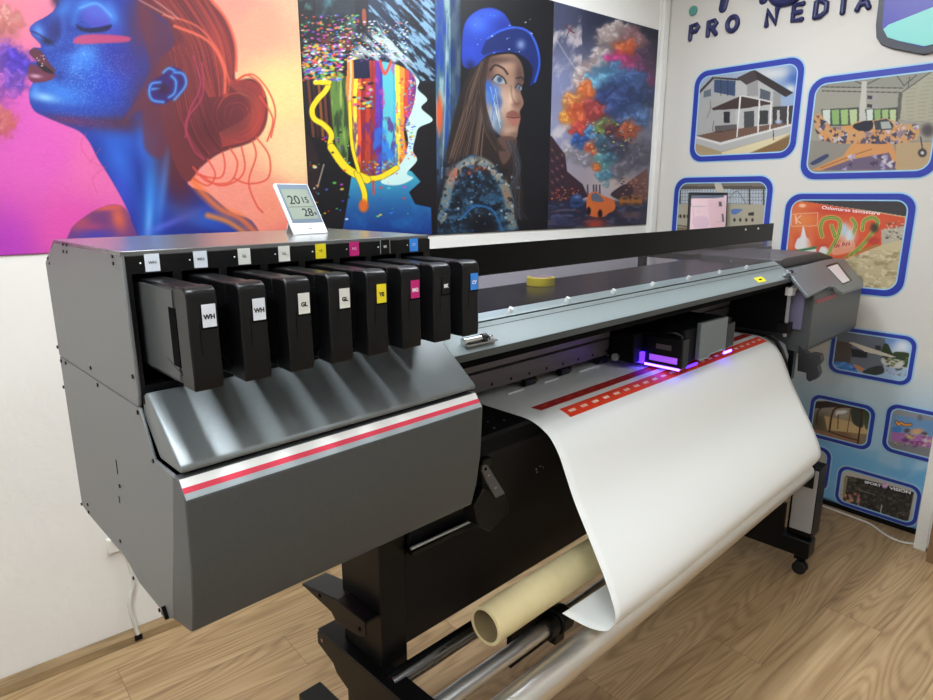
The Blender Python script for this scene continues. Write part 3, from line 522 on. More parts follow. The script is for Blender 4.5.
def art_plane(p):
    p.view(800, 60, 5.835); U, V = p.U, p.V; p.fill((150, 146, 132)); p.put(V > 470, (138, 132, 120)); p.put((V > 480)*(U > 560), (176, 150, 112)); p.put((V < 165), (140, 138, 124)); p.poly([(600, 190), (760, 70), (800, 70), (800, 360), (580, 350)], (164, 158, 136), 3, sm=False)
    p.put((U > 560)*(V < 420)*(np.mod(V+.15*U, 22) < 3), (130, 126, 110), .6)
    for q in [[(100, 156), (600, 164)], [(300, 112), (362, 142)], [(390, 142), (500, 88)], [(560, 84), (606, 148)], [(600, 185), (770, 66)], [(606, 150), (680, 88)], [(640, 100), (630, 160)], [(130, 180), (590, 190)]]: p.line(q, 6, (74, 70, 64), 1, 2)
    p.poly([(362, 124), (390, 124), (384, 352), (340, 358)], (186, 182, 170), 2, sm=False); p.poly([(575, 190), (598, 190), (584, 346), (564, 346)], (92, 88, 80), 2, sm=False)
    for x0, x1 in ((122, 345), (378, 572)):
        p.poly([(x0, 288), (x1, 276), (x1, 380), (x0+20, 388)], (70, 74, 66), 2, sm=False)
        for i in range(4):
            a = x0+10+(x1-x0-14)*i/4; p.poly([(a, 292), (a+(x1-x0)/4-12, 288), (a+(x1-x0)/4-12, 376), (a+6, 378)], [(150, 176, 110), (176, 190, 140), (196, 204, 190), (130, 164, 100)][(i+x0) % 4], 2, sm=False)
    for y in (205, 255): p.poly([(390, y), (460, y+4), (458, y+30), (390, y+26)], (150, 146, 140), 2, sm=False); p.poly([(392, y+2), (422, y+3), (420, y+24), (392, y+22)], (54, 54, 56), 2, sm=False)
    mp = p.mpoly([(78, 330), (110, 308), (150, 350), (185, 395), (300, 380), (330, 360), (420, 352), (500, 338), (560, 360), (610, 378), (690, 372), (700, 420), (680, 465), (560, 490), (430, 490), (250, 488), (120, 470), (90, 410)], 2, False)
    mw = p.mpoly([(300, 490), (540, 480), (562, 560), (560, 640), (60, 645), (250, 560)], 2, False)
    p.put(mp, (196, 146, 96)); p.put(mw, (200, 140, 84)); rs = np.random.RandomState(5)
    for i in range(190):
        x, y = 80+rs.rand()*620, 330+rs.rand()*160; a = rs.rand()*6; s = 8+rs.rand()*20
        p.poly([(x+s*math.cos(a), y+s*math.sin(a)), (x+s*math.cos(a+2), y+s*math.sin(a+2)), (x+s*math.cos(a+4.1), y+s*math.sin(a+4.1))], [(66, 58, 78), (206, 140, 74), (190, 184, 190), (92, 76, 90), (130, 116, 130), (50, 48, 64)][rs.randint(6)], 2, .9, sm=False, clip=mp)
    p.poly([(300, 580), (520, 540), (560, 640), (110, 648)], (104, 90, 110), 3, sm=False, clip=mw); p.line([(120, 630), (300, 560), (420, 520)], 5, (110, 70, 40), .8)
    for i in range(22):
        x, y = 230+rs.rand()*300, 560+rs.rand()*80; p.poly([(x, y), (x+30, y-14), (x+26, y+18)], [(160, 150, 180), (70, 60, 84), (200, 190, 200)][i % 3], 2, .9, sm=False, clip=mw)
    p.poly([(430, 356), (505, 342), (545, 372), (540, 408), (440, 408)], (60, 60, 64), 2, sm=False); p.poly([(470, 362), (520, 358), (536, 400), (476, 402)], (160, 164, 156), 2, sm=False); p.poly([(315, 375), (420, 355), (410, 412), (330, 408)], (34, 34, 46), 2)
    p.poly([(60, 600), (150, 550), (165, 566), (90, 610)], (56, 66, 100), 2); p.line([(704, 450), (716, 530)], 8, (60, 56, 56)); p.blob(714, 542, 26, 26, (44, 42, 46), 1, hard=4); p.blob(714, 542, 11, 11, (190, 190, 190), 1, hard=3); p.blob(745, 410, 40, 40, (60, 50, 54), .8, hard=2)
def art_shed(p):
    p.view(665, 170, 7.775); U, V = p.U, p.V; p.fill((170, 162, 142)); p.put(V < 150, (88, 80, 72)); p.put((V > 100)*(V < 125), (120, 112, 100)); p.put((V > 150)*(V < 265), (176, 184, 190))
    p.put((V > 150)*(V < 265)*((np.mod(U, 22) < 4) | (np.mod(V, 26) < 3)), (96, 100, 104), .7); p.poly([(380, 92), (430, 92), (470, 180), (400, 170)], (190, 182, 166), 2, sm=False)
    for x in (110, 650, 760): p.poly([(x, 150), (x+14, 150), (x+14, 270), (x, 270)], (70, 70, 66), 2, sm=False)
    p.line([(500, 220), (560, 165), (630, 262)], 5, (96, 92, 84)); p.poly([(60, 262), (800, 280), (800, 460), (60, 440)], (172, 164, 142), 3, sm=False)
    for x in (95, 120, 150, 178, 208, 540, 585, 632, 680): p.blob(x, 360+(28 if x > 400 else 0), 10, 15, (44, 40, 38), 1, hard=3)
    p.poly([(648, 330), (692, 328), (692, 356), (648, 356)], (50, 46, 44), 2, sm=False); p.poly([(520, 305), (600, 305), (590, 320), (550, 345), (520, 340)], (90, 116, 170), 4); p.line([(80, 430), (200, 440)], 8, (60, 54, 50)); p.put((V > 445), (120, 96, 70), .8)
def art_mural22(p):
    p.view(775, 185, 5.835); U, V = p.U, p.V; p.fill((196, 180, 140)); p.put((V > 380), (188, 172, 134)); p.put((V > 380)*np.clip((fbm(U*.02, V*.05, 60)-.5)*7, 0, 1), (150, 134, 98), .8); p.put((V > 380)*np.clip((.45-fbm(U*.03, V*.06, 61))*7, 0, 1), (214, 202, 166), .8)
    p.poly([(40, 60), (800, 60), (800, 190), (620, 160), (120, 90), (60, 110)], (62, 58, 60), 2, sm=False)
    mb = p.poly([(60, 95), (180, 98), (620, 165), (760, 190), (750, 300), (420, 430), (60, 440)], (206, 84, 52), 2, sm=False); p.blob(150, 200, 110, 90, (232, 150, 80), .7, clip=mb); p.blob(330, 150, 160, 20, (190, 56, 44), .6, clip=mb)
    for q in [[(96, 170), (250, 162), (246, 238), (96, 240)]]: p.line(q+[q[0]], 4, (226, 180, 150), .9, sm=False)
    p.line([(120, 180), (124, 225)], 8, (236, 190, 160)); p.line([(150, 180), (126, 204), (150, 222)], 6, (236, 190, 160)); p.blob(160, 120, 22, 12, (240, 200, 160), .9, hard=2)
    p.poly([(165, 240), (182, 300), (200, 320), (206, 366), (120, 372), (128, 320), (150, 300)], (222, 218, 216), 3)
    for a in (90, 205): p.blob(a, 340, 20, 60, (222, 130, 90), .7)
    p.poly([(620, 262), (760, 240), (748, 318), (620, 350)], (176, 168, 150), 2, sm=False); p.dots(640, 750, 200, 320, 60, [(70, 66, 56), (120, 112, 90), (200, 190, 170)], (3, 9), 62)
    p.blob(420, 290, 60, 70, (226, 200, 176), .7, hard=2, clip=mb); p.blob(400, 260, 26, 40, (176, 200, 216), .9, hard=2)
    for q in [[(275, 300), (265, 250), (285, 200), (340, 190), (380, 215), (370, 290), (330, 370), (300, 410)], [(330, 240), (350, 300)], [(450, 200), (470, 240), (440, 310)], [(510, 260), (520, 210), (570, 190), (600, 220), (560, 290), (500, 360), (440, 410)]]:
        p.line(q, 26, (222, 206, 110), .8, 6, clip=mb); p.line(q, 17, (88, 124, 50), .95, 3, clip=mb); p.line(q, 4, (176, 190, 110), .9, 2, clip=mb)
    p.blob(436, 300, 24, 40, (206, 220, 230), .9, hard=2); p.blob(580, 250, 26, 30, (60, 54, 44), .9, hard=2); p.blob(574, 325, 40, 24, (170, 50, 46), .8, hard=2); p.poly([(350, 350), (450, 320), (460, 380), (340, 410)], (226, 170, 140), 8, .7)
    p.poly([(60, 390), (250, 355), (230, 380), (60, 420)], (60, 120, 80), 3, sm=False); p.poly([(60, 405), (240, 372), (240, 392), (60, 425)], (226, 222, 214), 3, sm=False); p.blob(280, 384, 32, 28, (220, 216, 210), 1, hard=3); p.line([(250, 400), (262, 360), (300, 350)], 8, (190, 50, 44)); p.line([(400, 424), (460, 400), (600, 350)], 8, (120, 140, 60), .9)
def art_awning(p):
    p.view(815, 320, 7.9); p.img[:] = p.grad([(600, 130), (700, 200), (560, 160), (640, 260)], [(96, 134, 200), (180, 196, 220), (120, 150, 205), (200, 206, 216)]); p.blob(690, 210, 50, 40, (226, 228, 232), .9); p.poly([(130, 60), (560, 100), (540, 380), (130, 400)], (110, 116, 128), 2, sm=False)
    p.poly([(120, 160), (290, 180), (280, 340), (120, 330)], (92, 80, 74), 3, sm=False); p.poly([(286, 222), (414, 250), (410, 300), (290, 290)], (40, 40, 46), 2, sm=False)
    for y in range(230, 300, 10): p.line([(286, y), (412, y+12)], 2, (84, 84, 90), .8)
    p.poly([(478, 200), (522, 206), (520, 238), (476, 232)], (54, 54, 60), 2, sm=False); p.poly([(540, 200), (575, 190), (612, 260), (640, 250), (750, 270), (750, 380), (540, 300)], (52, 66, 40), 6); p.poly([(535, 300), (690, 320), (700, 350), (650, 380), (540, 350)], (206, 204, 198), 4); p.dots(560, 740, 300, 440, 60, [(70, 92, 40), (110, 120, 60), (200, 196, 180), (50, 60, 34)], (5, 16), 70)
    p.poly([(110, 470), (120, 330), (240, 330), (300, 360), (340, 420), (400, 440), (720, 470), (740, 520)], (70, 130, 206), 3, sm=False); p.dots(130, 330, 340, 420, 30, [(130, 176, 226), (44, 96, 180)], (6, 18), 71); p.poly([(380, 430), (460, 400), (620, 430), (720, 470), (640, 520)], (170, 196, 220), 5); p.poly([(300, 345), (380, 380), (370, 410), (320, 380)], (196, 140, 100), 3); p.poly([(380, 400), (520, 360), (540, 420), (420, 440)], (52, 54, 50), 6, .9)
    p.poly([(262, 178), (300, 176), (470, 232), (640, 292), (600, 296), (390, 250), (380, 240)], (214, 206, 188), 2, sm=False)
def art_pergola(p):
    p.view(800, 380, 7.0); p.img[:] = p.grad([(150, 130), (300, 230), (400, 300), (300, 400), (120, 300), (480, 230)], [(190, 186, 184), (170, 160, 140), (190, 160, 110), (126, 92, 66), (90, 80, 60), (60, 60, 50)]); p.poly([(80, 340), (200, 370), (420, 420), (420, 480), (60, 400)], (150, 110, 84), 4, sm=False); p.poly([(170, 250), (480, 320), (470, 380), (190, 350)], (206, 174, 122), 4, sm=False)
    p.poly([(85, 150), (260, 145), (440, 185), (500, 200), (480, 230), (380, 200), (250, 190), (80, 200)], (58, 42, 40), 4, sm=False); p.poly([(360, 200), (430, 220), (440, 330), (370, 300)], (50, 60, 52), 6, .9); p.poly([(450, 200), (500, 205), (480, 340), (450, 320)], (66, 76, 50), 5, .8)
    for q, w in [([(205, 360), (225, 240), (260, 195), (380, 190), (435, 230), (420, 330), (405, 445)], 13), ([(205, 360), (300, 395), (400, 420)], 8), ([(115, 310), (125, 220), (160, 190)], 9), ([(264, 340), (268, 240)], 6), ([(332, 360), (355, 205)], 6)]: p.line(q, w, (70, 40, 30), .95, 3)
    p.poly([(250, 250), (260, 215), (330, 215), (310, 235), (270, 240)], (226, 224, 220), 4)
def art_kids(p):
    p.view(800, 380, 7.0); p.fill((146, 146, 148)); p.put(p.V > 430, (132, 130, 130)); p.poly([(650, 240), (940, 290), (930, 480), (640, 420)], (110, 150, 190), 3, sm=False); p.poly([(640, 360), (930, 400), (930, 480), (640, 425)], (176, 110, 170), 3, sm=False); p.poly([(650, 330), (710, 330), (700, 365), (645, 360)], (70, 130, 200), 4)
    p.line([(675, 292), (690, 312), (710, 300), (730, 314), (776, 312)], 22, (60, 40, 40), .8, 5); p.line([(675, 292), (690, 312), (710, 300), (730, 314), (776, 312)], 14, (232, 150, 60), 1, 4)
    for b in [(750, 355, 22, 16, (90, 60, 80)), (770, 395, 34, 24, (206, 190, 110)), (820, 360, 50, 22, (230, 170, 110)), (868, 380, 24, 18, (70, 56, 66)), (875, 425, 20, 22, (214, 200, 206)), (830, 440, 50, 14, (140, 60, 120)), (740, 420, 30, 14, (100, 60, 110))]: p.blob(*b[:4], b[4], .9, hard=2)
    p.dots(660, 930, 370, 470, 40, [(120, 60, 130), (210, 150, 200), (90, 60, 100), (220, 200, 120)], (4, 12), 80); p.blob(840, 265, 20, 22, (110, 106, 110), .8, hard=2)
def art_shop(p):
    p.view(820, 455, 7.78); p.fill((196, 186, 172)); m = p.poly([(205, 160), (350, 190), (730, 290), (680, 560), (450, 500), (170, 390)], (58, 54, 50), 2, sm=False); p.put(m*np.clip((fbm(p.U*.04, p.V*.06, 90)-.5)*5, 0, 1), (110, 100, 84), .8); p.put(m*np.clip((.45-fbm(p.U*.05, p.V*.05, 91))*7, 0, 1), (24, 24, 24), .8)
    p.poly([(190, 165), (216, 168), (196, 300), (176, 300)], (150, 140, 110), 2, sm=False); p.poly([(340, 190), (730, 290), (716, 318), (330, 226)], (38, 36, 40), 2, sm=False)
    p.dots(170, 320, 300, 400, 26, [(220, 110, 110), (210, 170, 110), (190, 150, 120), (80, 70, 60)], (7, 16), 92, .9); p.line([(480, 390), (462, 490)], 9, (196, 186, 170)); p.line([(300, 320), (298, 420)], 6, (180, 160, 140)); p.line([(300, 270), (430, 310)], 6, (150, 140, 124), .7); p.blob(505, 238, 26, 24, (206, 150, 196), 1, hard=4); p.line([(488, 232), (506, 246), (524, 228)], 5, (240, 236, 240))
    p.poly([(150, 380), (450, 506), (680, 570), (660, 590), (430, 520), (140, 400)], (150, 190, 220), 3, sm=False)
def art_cutoff(p):
    p.view(740, 380, 1); p.fill((190, 182, 170)); p.poly([(60, 90), (82, 84), (84, 130), (50, 140)], (120, 130, 80), 2)
def art_banner(p):
    p.view(0, 0, 1); t = np.clip((p.Z-.25)/.55, 0, 1)[..., None]
    p.img[:] = np.array((128, 186, 224))*(1-t)+np.array((214, 209, 200))*t
    for q, c, a in [([(905, 480), (933, 440), (933, 465)], (190, 214, 224), .6), ([(855, 380), (905, 390), (900, 470), (850, 450)], (196, 214, 222), .35), ([(820, 440), (880, 452), (870, 480), (825, 478)], (110, 176, 222), .4), ([(880, 470), (933, 490), (933, 470)], (100, 170, 216), .45), ([(770, 60), (900, 0), (933, 20), (800, 90)], (222, 216, 206), .4)]:
        p.poly(q, c, 3, a, sm=False)
# ---------------------------------------------------------------- room shell
XR, YB, XL, YF, HC = 3.285, 2.2245, -1.9, -2.4, 2.75
def floor_mat():
    m = bpy.data.materials.new('oak laminate planks'); m.use_nodes = True; nt = m.node_tree; N = nt.nodes; Lk = nt.links.new; b = N['Principled BSDF']
    def nd(t, **k):
        n = N.new(t)
        for a, v in k.items(): setattr(n, a, v)
        return n
    def mth(op, a, c=None):
        n = nd('ShaderNodeMath', operation=op)
        for i, v in enumerate((a, c)):
            if v is None: continue
            if isinstance(v, (int, float)): n.inputs[i].default_value = v
            else: Lk(v, n.inputs[i])
        return n.outputs[0]
    tc = nd('ShaderNodeTexCoord'); sp = nd('ShaderNodeSeparateXYZ'); Lk(tc.outputs['Object'], sp.inputs[0])
    W, L = .192, 1.285
    row = mth('FLOOR', mth('DIVIDE', sp.outputs['Y'], W)); xo = mth('ADD', sp.outputs['X'], mth('MULTIPLY', mth('FRACT', mth('MULTIPLY', row, .377)), L))
    colm = mth('FLOOR', mth('DIVIDE', xo, L)); cid = nd('ShaderNodeCombineXYZ'); Lk(row, cid.inputs[0]); Lk(colm, cid.inputs[1])
    wn = nd('ShaderNodeTexWhiteNoise'); Lk(cid.outputs[0], wn.inputs['Vector'])
    fy = mth('FRACT', mth('DIVIDE', sp.outputs['Y'], W)); fx = mth('FRACT', mth('DIVIDE', xo, L))
    ed = mth('MINIMUM', mth('MINIMUM', fy, mth('SUBTRACT', 1.0, fy)), mth('MULTIPLY', mth('MINIMUM', fx, mth('SUBTRACT', 1.0, fx)), L/W))
    seam = nd('ShaderNodeMapRange'); seam.inputs['From Min'].default_value = .004; seam.inputs['From Max'].default_value = .013; Lk(ed, seam.inputs['Value'])
    # per plank shifted coordinates for the grain
    cv = nd('ShaderNodeCombineXYZ'); Lk(mth('ADD', mth('MULTIPLY', sp.outputs['X'], .75), mth('MULTIPLY', wn.outputs['Value'], 37.0)), cv.inputs[0])
    Lk(mth('MULTIPLY', sp.outputs['Y'], 6.5), cv.inputs[1]); Lk(mth('MULTIPLY', wn.outputs['Value'], 91.0), cv.inputs[2])
    n1 = nd('ShaderNodeTexNoise'); n1.inputs['Scale'].default_value = 1.15; n1.inputs['Detail'].default_value = 1.2; n1.inputs['Roughness'].default_value = .35; n1.inputs['Distortion'].default_value = .35; Lk(cv.outputs[0], n1.inputs['Vector'])
    ring = mth('SINE', mth('MULTIPLY', n1.outputs['Fac'], 120.0)); ring = mth('POWER', mth('MULTIPLY', mth('ADD', ring, 1.0), .5), 1.8)
    cv2 = nd('ShaderNodeCombineXYZ'); Lk(mth('MULTIPLY', sp.outputs['X'], 4.0), cv2.inputs[0]); Lk(mth('MULTIPLY', sp.outputs['Y'], 110.0), cv2.inputs[1]); Lk(wn.outputs['Value'], cv2.inputs[2])
    n2 = nd('ShaderNodeTexNoise'); n2.inputs['Scale'].default_value = 1.0; n2.inputs['Detail'].default_value = 3; Lk(cv2.outputs[0], n2.inputs['Vector'])
    n3 = nd('ShaderNodeTexNoise'); n3.inputs['Scale'].default_value = 1.9; n3.inputs['Detail'].default_value = 2; Lk(cv.outputs[0], n3.inputs['Vector'])
    vo = nd('ShaderNodeTexVoronoi'); vo.inputs['Scale'].default_value = .9; Lk(cv.outputs[0], vo.inputs['Vector'])
    knot = nd('ShaderNodeMapRange'); knot.inputs['From Min'].default_value = .02; knot.inputs['From Max'].default_value = .16; knot.inputs['To Min'].default_value = 1; knot.inputs['To Max'].default_value = 0; Lk(vo.outputs['Distance'], knot.inputs['Value'])
    dark = mth('ADD', mth('MULTIPLY', ring, .17), mth('ADD', mth('MULTIPLY', n2.outputs['Fac'], .42), mth('MULTIPLY', n3.outputs['Fac'], .55)))
    dark = mth('ADD', dark, mth('MULTIPLY', knot.outputs[0], .5)); dark = mth('ADD', dark, mth('MULTIPLY', mth('SUBTRACT', wn.outputs['Value'], .5), .16))
    r = nd('ShaderNodeValToRGB'); e = r.color_ramp.elements
    e[0].position = .22; e[0].color = (*lin((192, 164, 124)), 1); e[1].position = 1.0; e[1].color = (*lin((92, 68, 46)), 1)
    k = r.color_ramp.elements.new(.58); k.color = (*lin((156, 127, 90)), 1)
    Lk(dark, r.inputs['Fac'])
    mx = nd('ShaderNodeMixRGB', blend_type='MULTIPLY'); mx.inputs['Fac'].default_value = 1; Lk(r.outputs['Color'], mx.inputs['Color1'])
    sc = nd('ShaderNodeMapRange'); sc.inputs['To Min'].default_value = .72; Lk(seam.outputs[0], sc.inputs['Value']); Lk(sc.outputs[0], mx.inputs['Color2'])
    Lk(mx.outputs[0], b.inputs['Base Color']); b.inputs['Roughness'].default_value = .42; b.inputs['Specular IOR Level'].default_value = .4
    bp = nd('ShaderNodeBump'); bp.inputs['Strength'].default_value = .25; bp.inputs['Distance'].default_value = .002; Lk(seam.outputs[0], bp.inputs['Height']); Lk(bp.outputs['Normal'], b.inputs['Normal'])
    return m
def wall_mat(name, col, st=.22):
    m = mat(name, col, .75, spec=.25); nt = m.node_tree; b = nt.nodes['Principled BSDF']; tc = nt.nodes.new('ShaderNodeTexCoord')
    n = nt.nodes.new('ShaderNodeTexNoise'); n.inputs['Scale'].default_value = 3.2; n.inputs['Detail'].default_value = 7; n.inputs['Roughness'].default_value = .55; n.inputs['Distortion'].default_value = .3
    r = nt.nodes.new('ShaderNodeValToRGB'); r.color_ramp.elements[0].position = .35; r.color_ramp.elements[1].position = .62
    bp = nt.nodes.new('ShaderNodeBump'); bp.inputs['Strength'].default_value = st; bp.inputs['Distance'].default_value = .012
    nt.links.new(tc.outputs['Object'], n.inputs['Vector']); nt.links.new(n.outputs['Fac'], r.inputs['Fac']); nt.links.new(r.outputs['Color'], bp.inputs['Height']); nt.links.new(bp.outputs['Normal'], b.inputs['Normal'])
    return m
WM = wall_mat('rough white plaster', (226, 223, 216)); WP = mat('plain white wall', (222, 219, 212), .8, spec=.2, bump=(30, .1, .002))
struct('floor', MB().box(XL, XR, YF, YB, -.06, 0), floor_mat(), 'light oak laminate floor with long planks')
struct('wall_back', MB().box(XL-.1, XR+.1, YB, YB+.1, 0, HC), WM)
struct('wall_right', MB().box(XR, XR+.1, YF, YB, 0, HC), WP)
struct('wall_left', MB().box(XL-.1, XL, YF, YB, 0, HC), WP); struct('wall_front', MB().box(XL-.1, XR+.1, YF-.1, YF, 0, HC), WP)
struct('ceiling', MB().box(XL-.1, XR+.1, YF-.1, YB+.1, HC, HC+.08), mat('white ceiling', (226, 224, 218), .85, spec=.2))
bbm = speckle(mat('brown wood skirting', (150, 126, 92), .5), .25, 8, (1, 8, 8))
struct('baseboard_back', MB().prism([(YB-.016, 0), (YB-.001, 0), (YB-.001, .052), (YB-.006, .052), (YB-.016, .03)], XL, XR-.001), bbm)
struct('baseboard_right', MB().box(XR-.012, XR-.0005, .1, YB-.02, .0005, .022), 'blackmatte')
struct('trim_1', MB().box(XR-.045, XR-.0055, YB-.028, YB-.0005, .055, HC-.001).box(XR-.056, XR-.048, YB-.010, YB-.0005, .055, HC-.001), mat('white trim', (226, 224, 218), .45))
# posters
def poster(name, label, x0, x1, z0, z1, art, step):
    t = thing(name, label, 'poster', ((x0+x1)/2, YB-.004, z0), 'W', 'printed posters hung side by side on the back wall')
    o = canvas('print', art, 'y', YB-.0045, x0, x1, z0, z1, step, t, t=.004, gain=.76 if art is art_portrait else .86); return t
poster('poster', 'large poster of a blue-skinned woman in profile with red hair on a pink background', -.32, 1.121, 1.336, 2.36, art_portrait, .0026)
poster('poster', 'poster of dripping rainbow paint in an oval above a blue pool', 1.1215, 1.711, 1.336, 2.36, art_paintdrip, .0027)
poster('poster', 'poster of a young woman in a blue cap with paint on her cheek', 1.7115, 2.398, 1.336, 2.36, art_girl, .0028)
poster('poster', 'poster of a multicoloured smoke cloud above a street with an orange car', 2.3985, 3.222, 1.336, 2.36, art_cloud, .0032)
# banner on the right wall
ba = thing('wall_banner', 'large white to light blue printed banner covering the right wall', 'banner', (XR-.002, 1.1, .022), 'W')
canvas('print', lambda p: art_banner(p), 'x', XR-.0025, .0, YB-.03, .023, HC-.002, .012, ba, m='printmatte', t=.0015)
M['frameblue'] = mat('blue picture border', (44, 58, 150), .4); M['framelight'] = mat('pale cyan border edge', (150, 188, 210), .5)
def rrect(ya, yb, za, zb, r, n=7):
    out = []
    for cy, cz, a0 in ((yb-r, zb-r, 0), (ya+r, zb-r, 90), (ya+r, za+r, 180), (yb-r, za+r, 270)):
        for i in range(n+1): a = math.radians(a0+90*i/n); out.append((cy+r*math.cos(a), cz+r*math.sin(a)))
    return out
def ringmesh(a, b, x0, x1):
    n = len(a); mb = MB(); vs = [(x0, *p) for p in a]+[(x0, *p) for p in b]+[(x1, *p) for p in a]+[(x1, *p) for p in b]; fs = []
    for i in range(n):
        j = (i+1) % n; fs += [(i, j, n+j, n+i), (2*n+i, 3*n+i, 3*n+j, 2*n+j), (i, 2*n+i, 2*n+j, j), (n+i, n+j, 3*n+j, 3*n+i)]
    return mb.add(vs, fs)
def picture(label, ya, yb, za, zb, art, r=.07, w=.026, step=.003):
    t = thing('wall_picture', label, 'picture', (XR-.003, (ya+yb)/2, za), 'W', 'rounded blue-edged pictures on the right wall')
    o = rrect(ya, yb, za, zb, r); i = rrect(ya+w, yb-w, za+w, zb-w, max(r-w*.7, .01)); g = rrect(ya-.007, yb+.007, za-.007, zb+.007, r+.007); i2 = rrect(ya+w+.006, yb-w-.006, za+w+.006, zb-w-.006, max(r-w, .01))
    obj('outer_glow_line', ringmesh(g, o, XR-.0036, XR-.0028), 'framelight', t, label='pale cyan outline')
    obj('border', ringmesh(o, i, XR-.006, XR-.0028), 'frameblue', t, label='blue rounded border')
    obj('inner_line', ringmesh(i, i2, XR-.0052, XR-.0028), 'framelight', t, label='pale cyan inner line')
    canvas('print', art, 'x', XR-.0042, ya+w+.001, yb-w-.001, za+w+.001, zb-w-.001, step, t, t=.001, round_r=max(r-w*.7, .01)); return t
picture('picture of a modern white house with a terrace canopy', 1.454, 2.014, 1.674, 2.128, art_house)
picture('picture of an orange and grey patterned small aeroplane in a hangar', .868, 1.42, 1.572, 2.022, art_plane)
picture('picture of a factory hall with a pale machine, partly behind the laptop', 1.541, 2.089, 1.14, 1.592, art_shed)
picture('picture of a red mural with a big green 22 along a stone path', .921, 1.469, 1.06, 1.506, art_mural22)
picture('picture of a grey house with a cream awning and blue pool', .836, 1.181, .672, .895, art_awning, .045, .016, .0025)
picture('picture of a brown wooden garden pergola', .952, 1.238, .328, .547, art_pergola, .045, .016, .0025)
picture('picture of a pink and blue children\'s wall painting, beside the white cabinet', .56, .908, .352, .581, art_kids, .045, .016, .0025)
pv = picture('picture of a dark shop window under a sports shop sign, lowest near the floor', .725, 1.071, .026, .226, art_shop, .045, .014, .0025)
picture('pale picture mostly hidden behind the printer leg', 1.112, 1.40, .06, .285, art_cutoff, .045, .016, .004)
# words of the shop sign inside its picture
def wall_text(body, parent, m, y, z, size, x=None, tilt=0, name='lettering', bold=0):
    a = tilt; text(name, body, parent, m, size, (x or XR-.0046, y, z), ((0, -math.cos(a), -math.sin(a)), (0, -math.sin(a)*-1*0, 1), (-1, 0, 0)), .0002, bold)
def words_between(body, parent, m, p0, p1, hgt, x, name='lettering', bold=0):
    """lettering running between two points seen on the wall plane"""
    a = at(*p0, 0, x); b = at(*p1, 0, x); d = Vector((0, b[1]-a[1], b[2]-a[2])); L = d.length; d.normalize(); up = Vector((0, -d.z, d.y))*-1
    if up.z < 0: up = -up
    o = text(name, body, parent, m, hgt, (0, 0, 0), ((d.x, d.y, d.z), tuple(up), (-1, 0, 0)), .0002, bold)
    base = Vector(parent['_base']); vs = [v.co+base for v in o.data.vertices]; w = max(v.dot(d) for v in vs)-min(v.dot(d) for v in vs)
    c = Vector(((a[0]+b[0])/2, (a[1]+b[1])/2, (a[2]+b[2])/2))
    for v in o.data.vertices:
        q = v.co+base; s = q.dot(d)*L/w; h = q.dot(up); v.co = c+d*s+up*h+Vector((q.x, 0, 0))+Vector((-.0001, 0, 0))-base
    return o
words_between('SPORT', pv, 'inkwhite', (864.5, 482), (881, 486), .017, XR-.0048, bold=.0006)
words_between('VISION', pv, 'inkwhite', (889.5, 488), (911, 493), .018, XR-.0048, bold=.0006)
pm = [o for o in bpy.data.objects if o.get('label', '').startswith('picture of a red mural')][0]
words_between('Oslomarse tamsetare', pm, 'inkwhite', (822, 207.5), (880, 213.5), .022, XR-.0048)
words_between('de Ani', pm, 'grille', (834, 246), (850, 243), .03, XR-.0048, bold=.0004)
# raised lettering
lt = thing('wall_lettering', 'navy rounded raised lettering reading PRO NEDIA on the right wall', 'lettering', (XR-.004, 1.65, 2.26), 'W')
GL = {'P': [[(0, 0), (0, 1), (.5, 1), (.68, .78), (.5, .52), (0, .5)]], 'R': [[(0, 0), (0, 1), (.5, 1), (.68, .78), (.5, .54), (0, .5)], [(.3, .5), (.68, 0)]],
      'O': [[(.4+.42*math.cos(a*PI/8), .5+.5*math.sin(a*PI/8)) for a in range(17)]], 'N': [[(0, 0), (0, 1), (.7, 0), (.7, 1)]], 'E': [[(.62, 1), (0, 1), (0, 0), (.62, 0)], [(0, .5), (.5, .5)]],
      'D': [[(0, 0), (0, 1), (.35, 1), (.72, .75), (.72, .25), (.35, 0), (0, 0)]], 'I': [[(.3, 0), (.3, 1)]], 'A': [[(0, 0), (.4, 1), (.8, 0)], [(.15, .34), (.65, .34)]]}
spots = [('P', 687.5, 42, 25.5), ('R', 705, 38.5, 21.5), ('O', 724, 35, 17.5), ('N', 763, 29, 10.5), ('E', 789, 24.5, 5.5), ('D', 811, 21, 1.8), ('I', 834, 17, -1.5), ('A', 853, 13, -4.5)]
for ch, u, vb, vt in spots:
    b = at(u+1, vb, 0, XR); tt = at(u+2, vt, 0, XR); h = (tt[2]-b[2])*.8; w = h*1.0; y0 = b[1]-.014; z0 = b[2]+h*.17; mb = MB(); mb2 = MB()
    for st_ in GL[ch]:
        pts = [(XR-.009, y0-px*w, z0+pz*h) for px, pz in st_]
        mb.path(pts, .0122, 8)
        for q in (pts[0], pts[-1]): mb.sphere(q, .0122, 5)
    obj('letter', mb, 'logo', lt, smooth=60)
lg = thing('wall_lettering', 'cropped large letter bottoms and teal dot above the lettering', 'lettering', (XR-.004, 1.8, 2.37), 'W')
c = at(694, 11, 0, XR); mb = MB(); mb.tube((XR-.003, c[1], c[2]), (XR-.014, c[1], c[2]), .024, 20); obj('dot', mb, 'teal', lg, bevel=.004, label='teal dot')
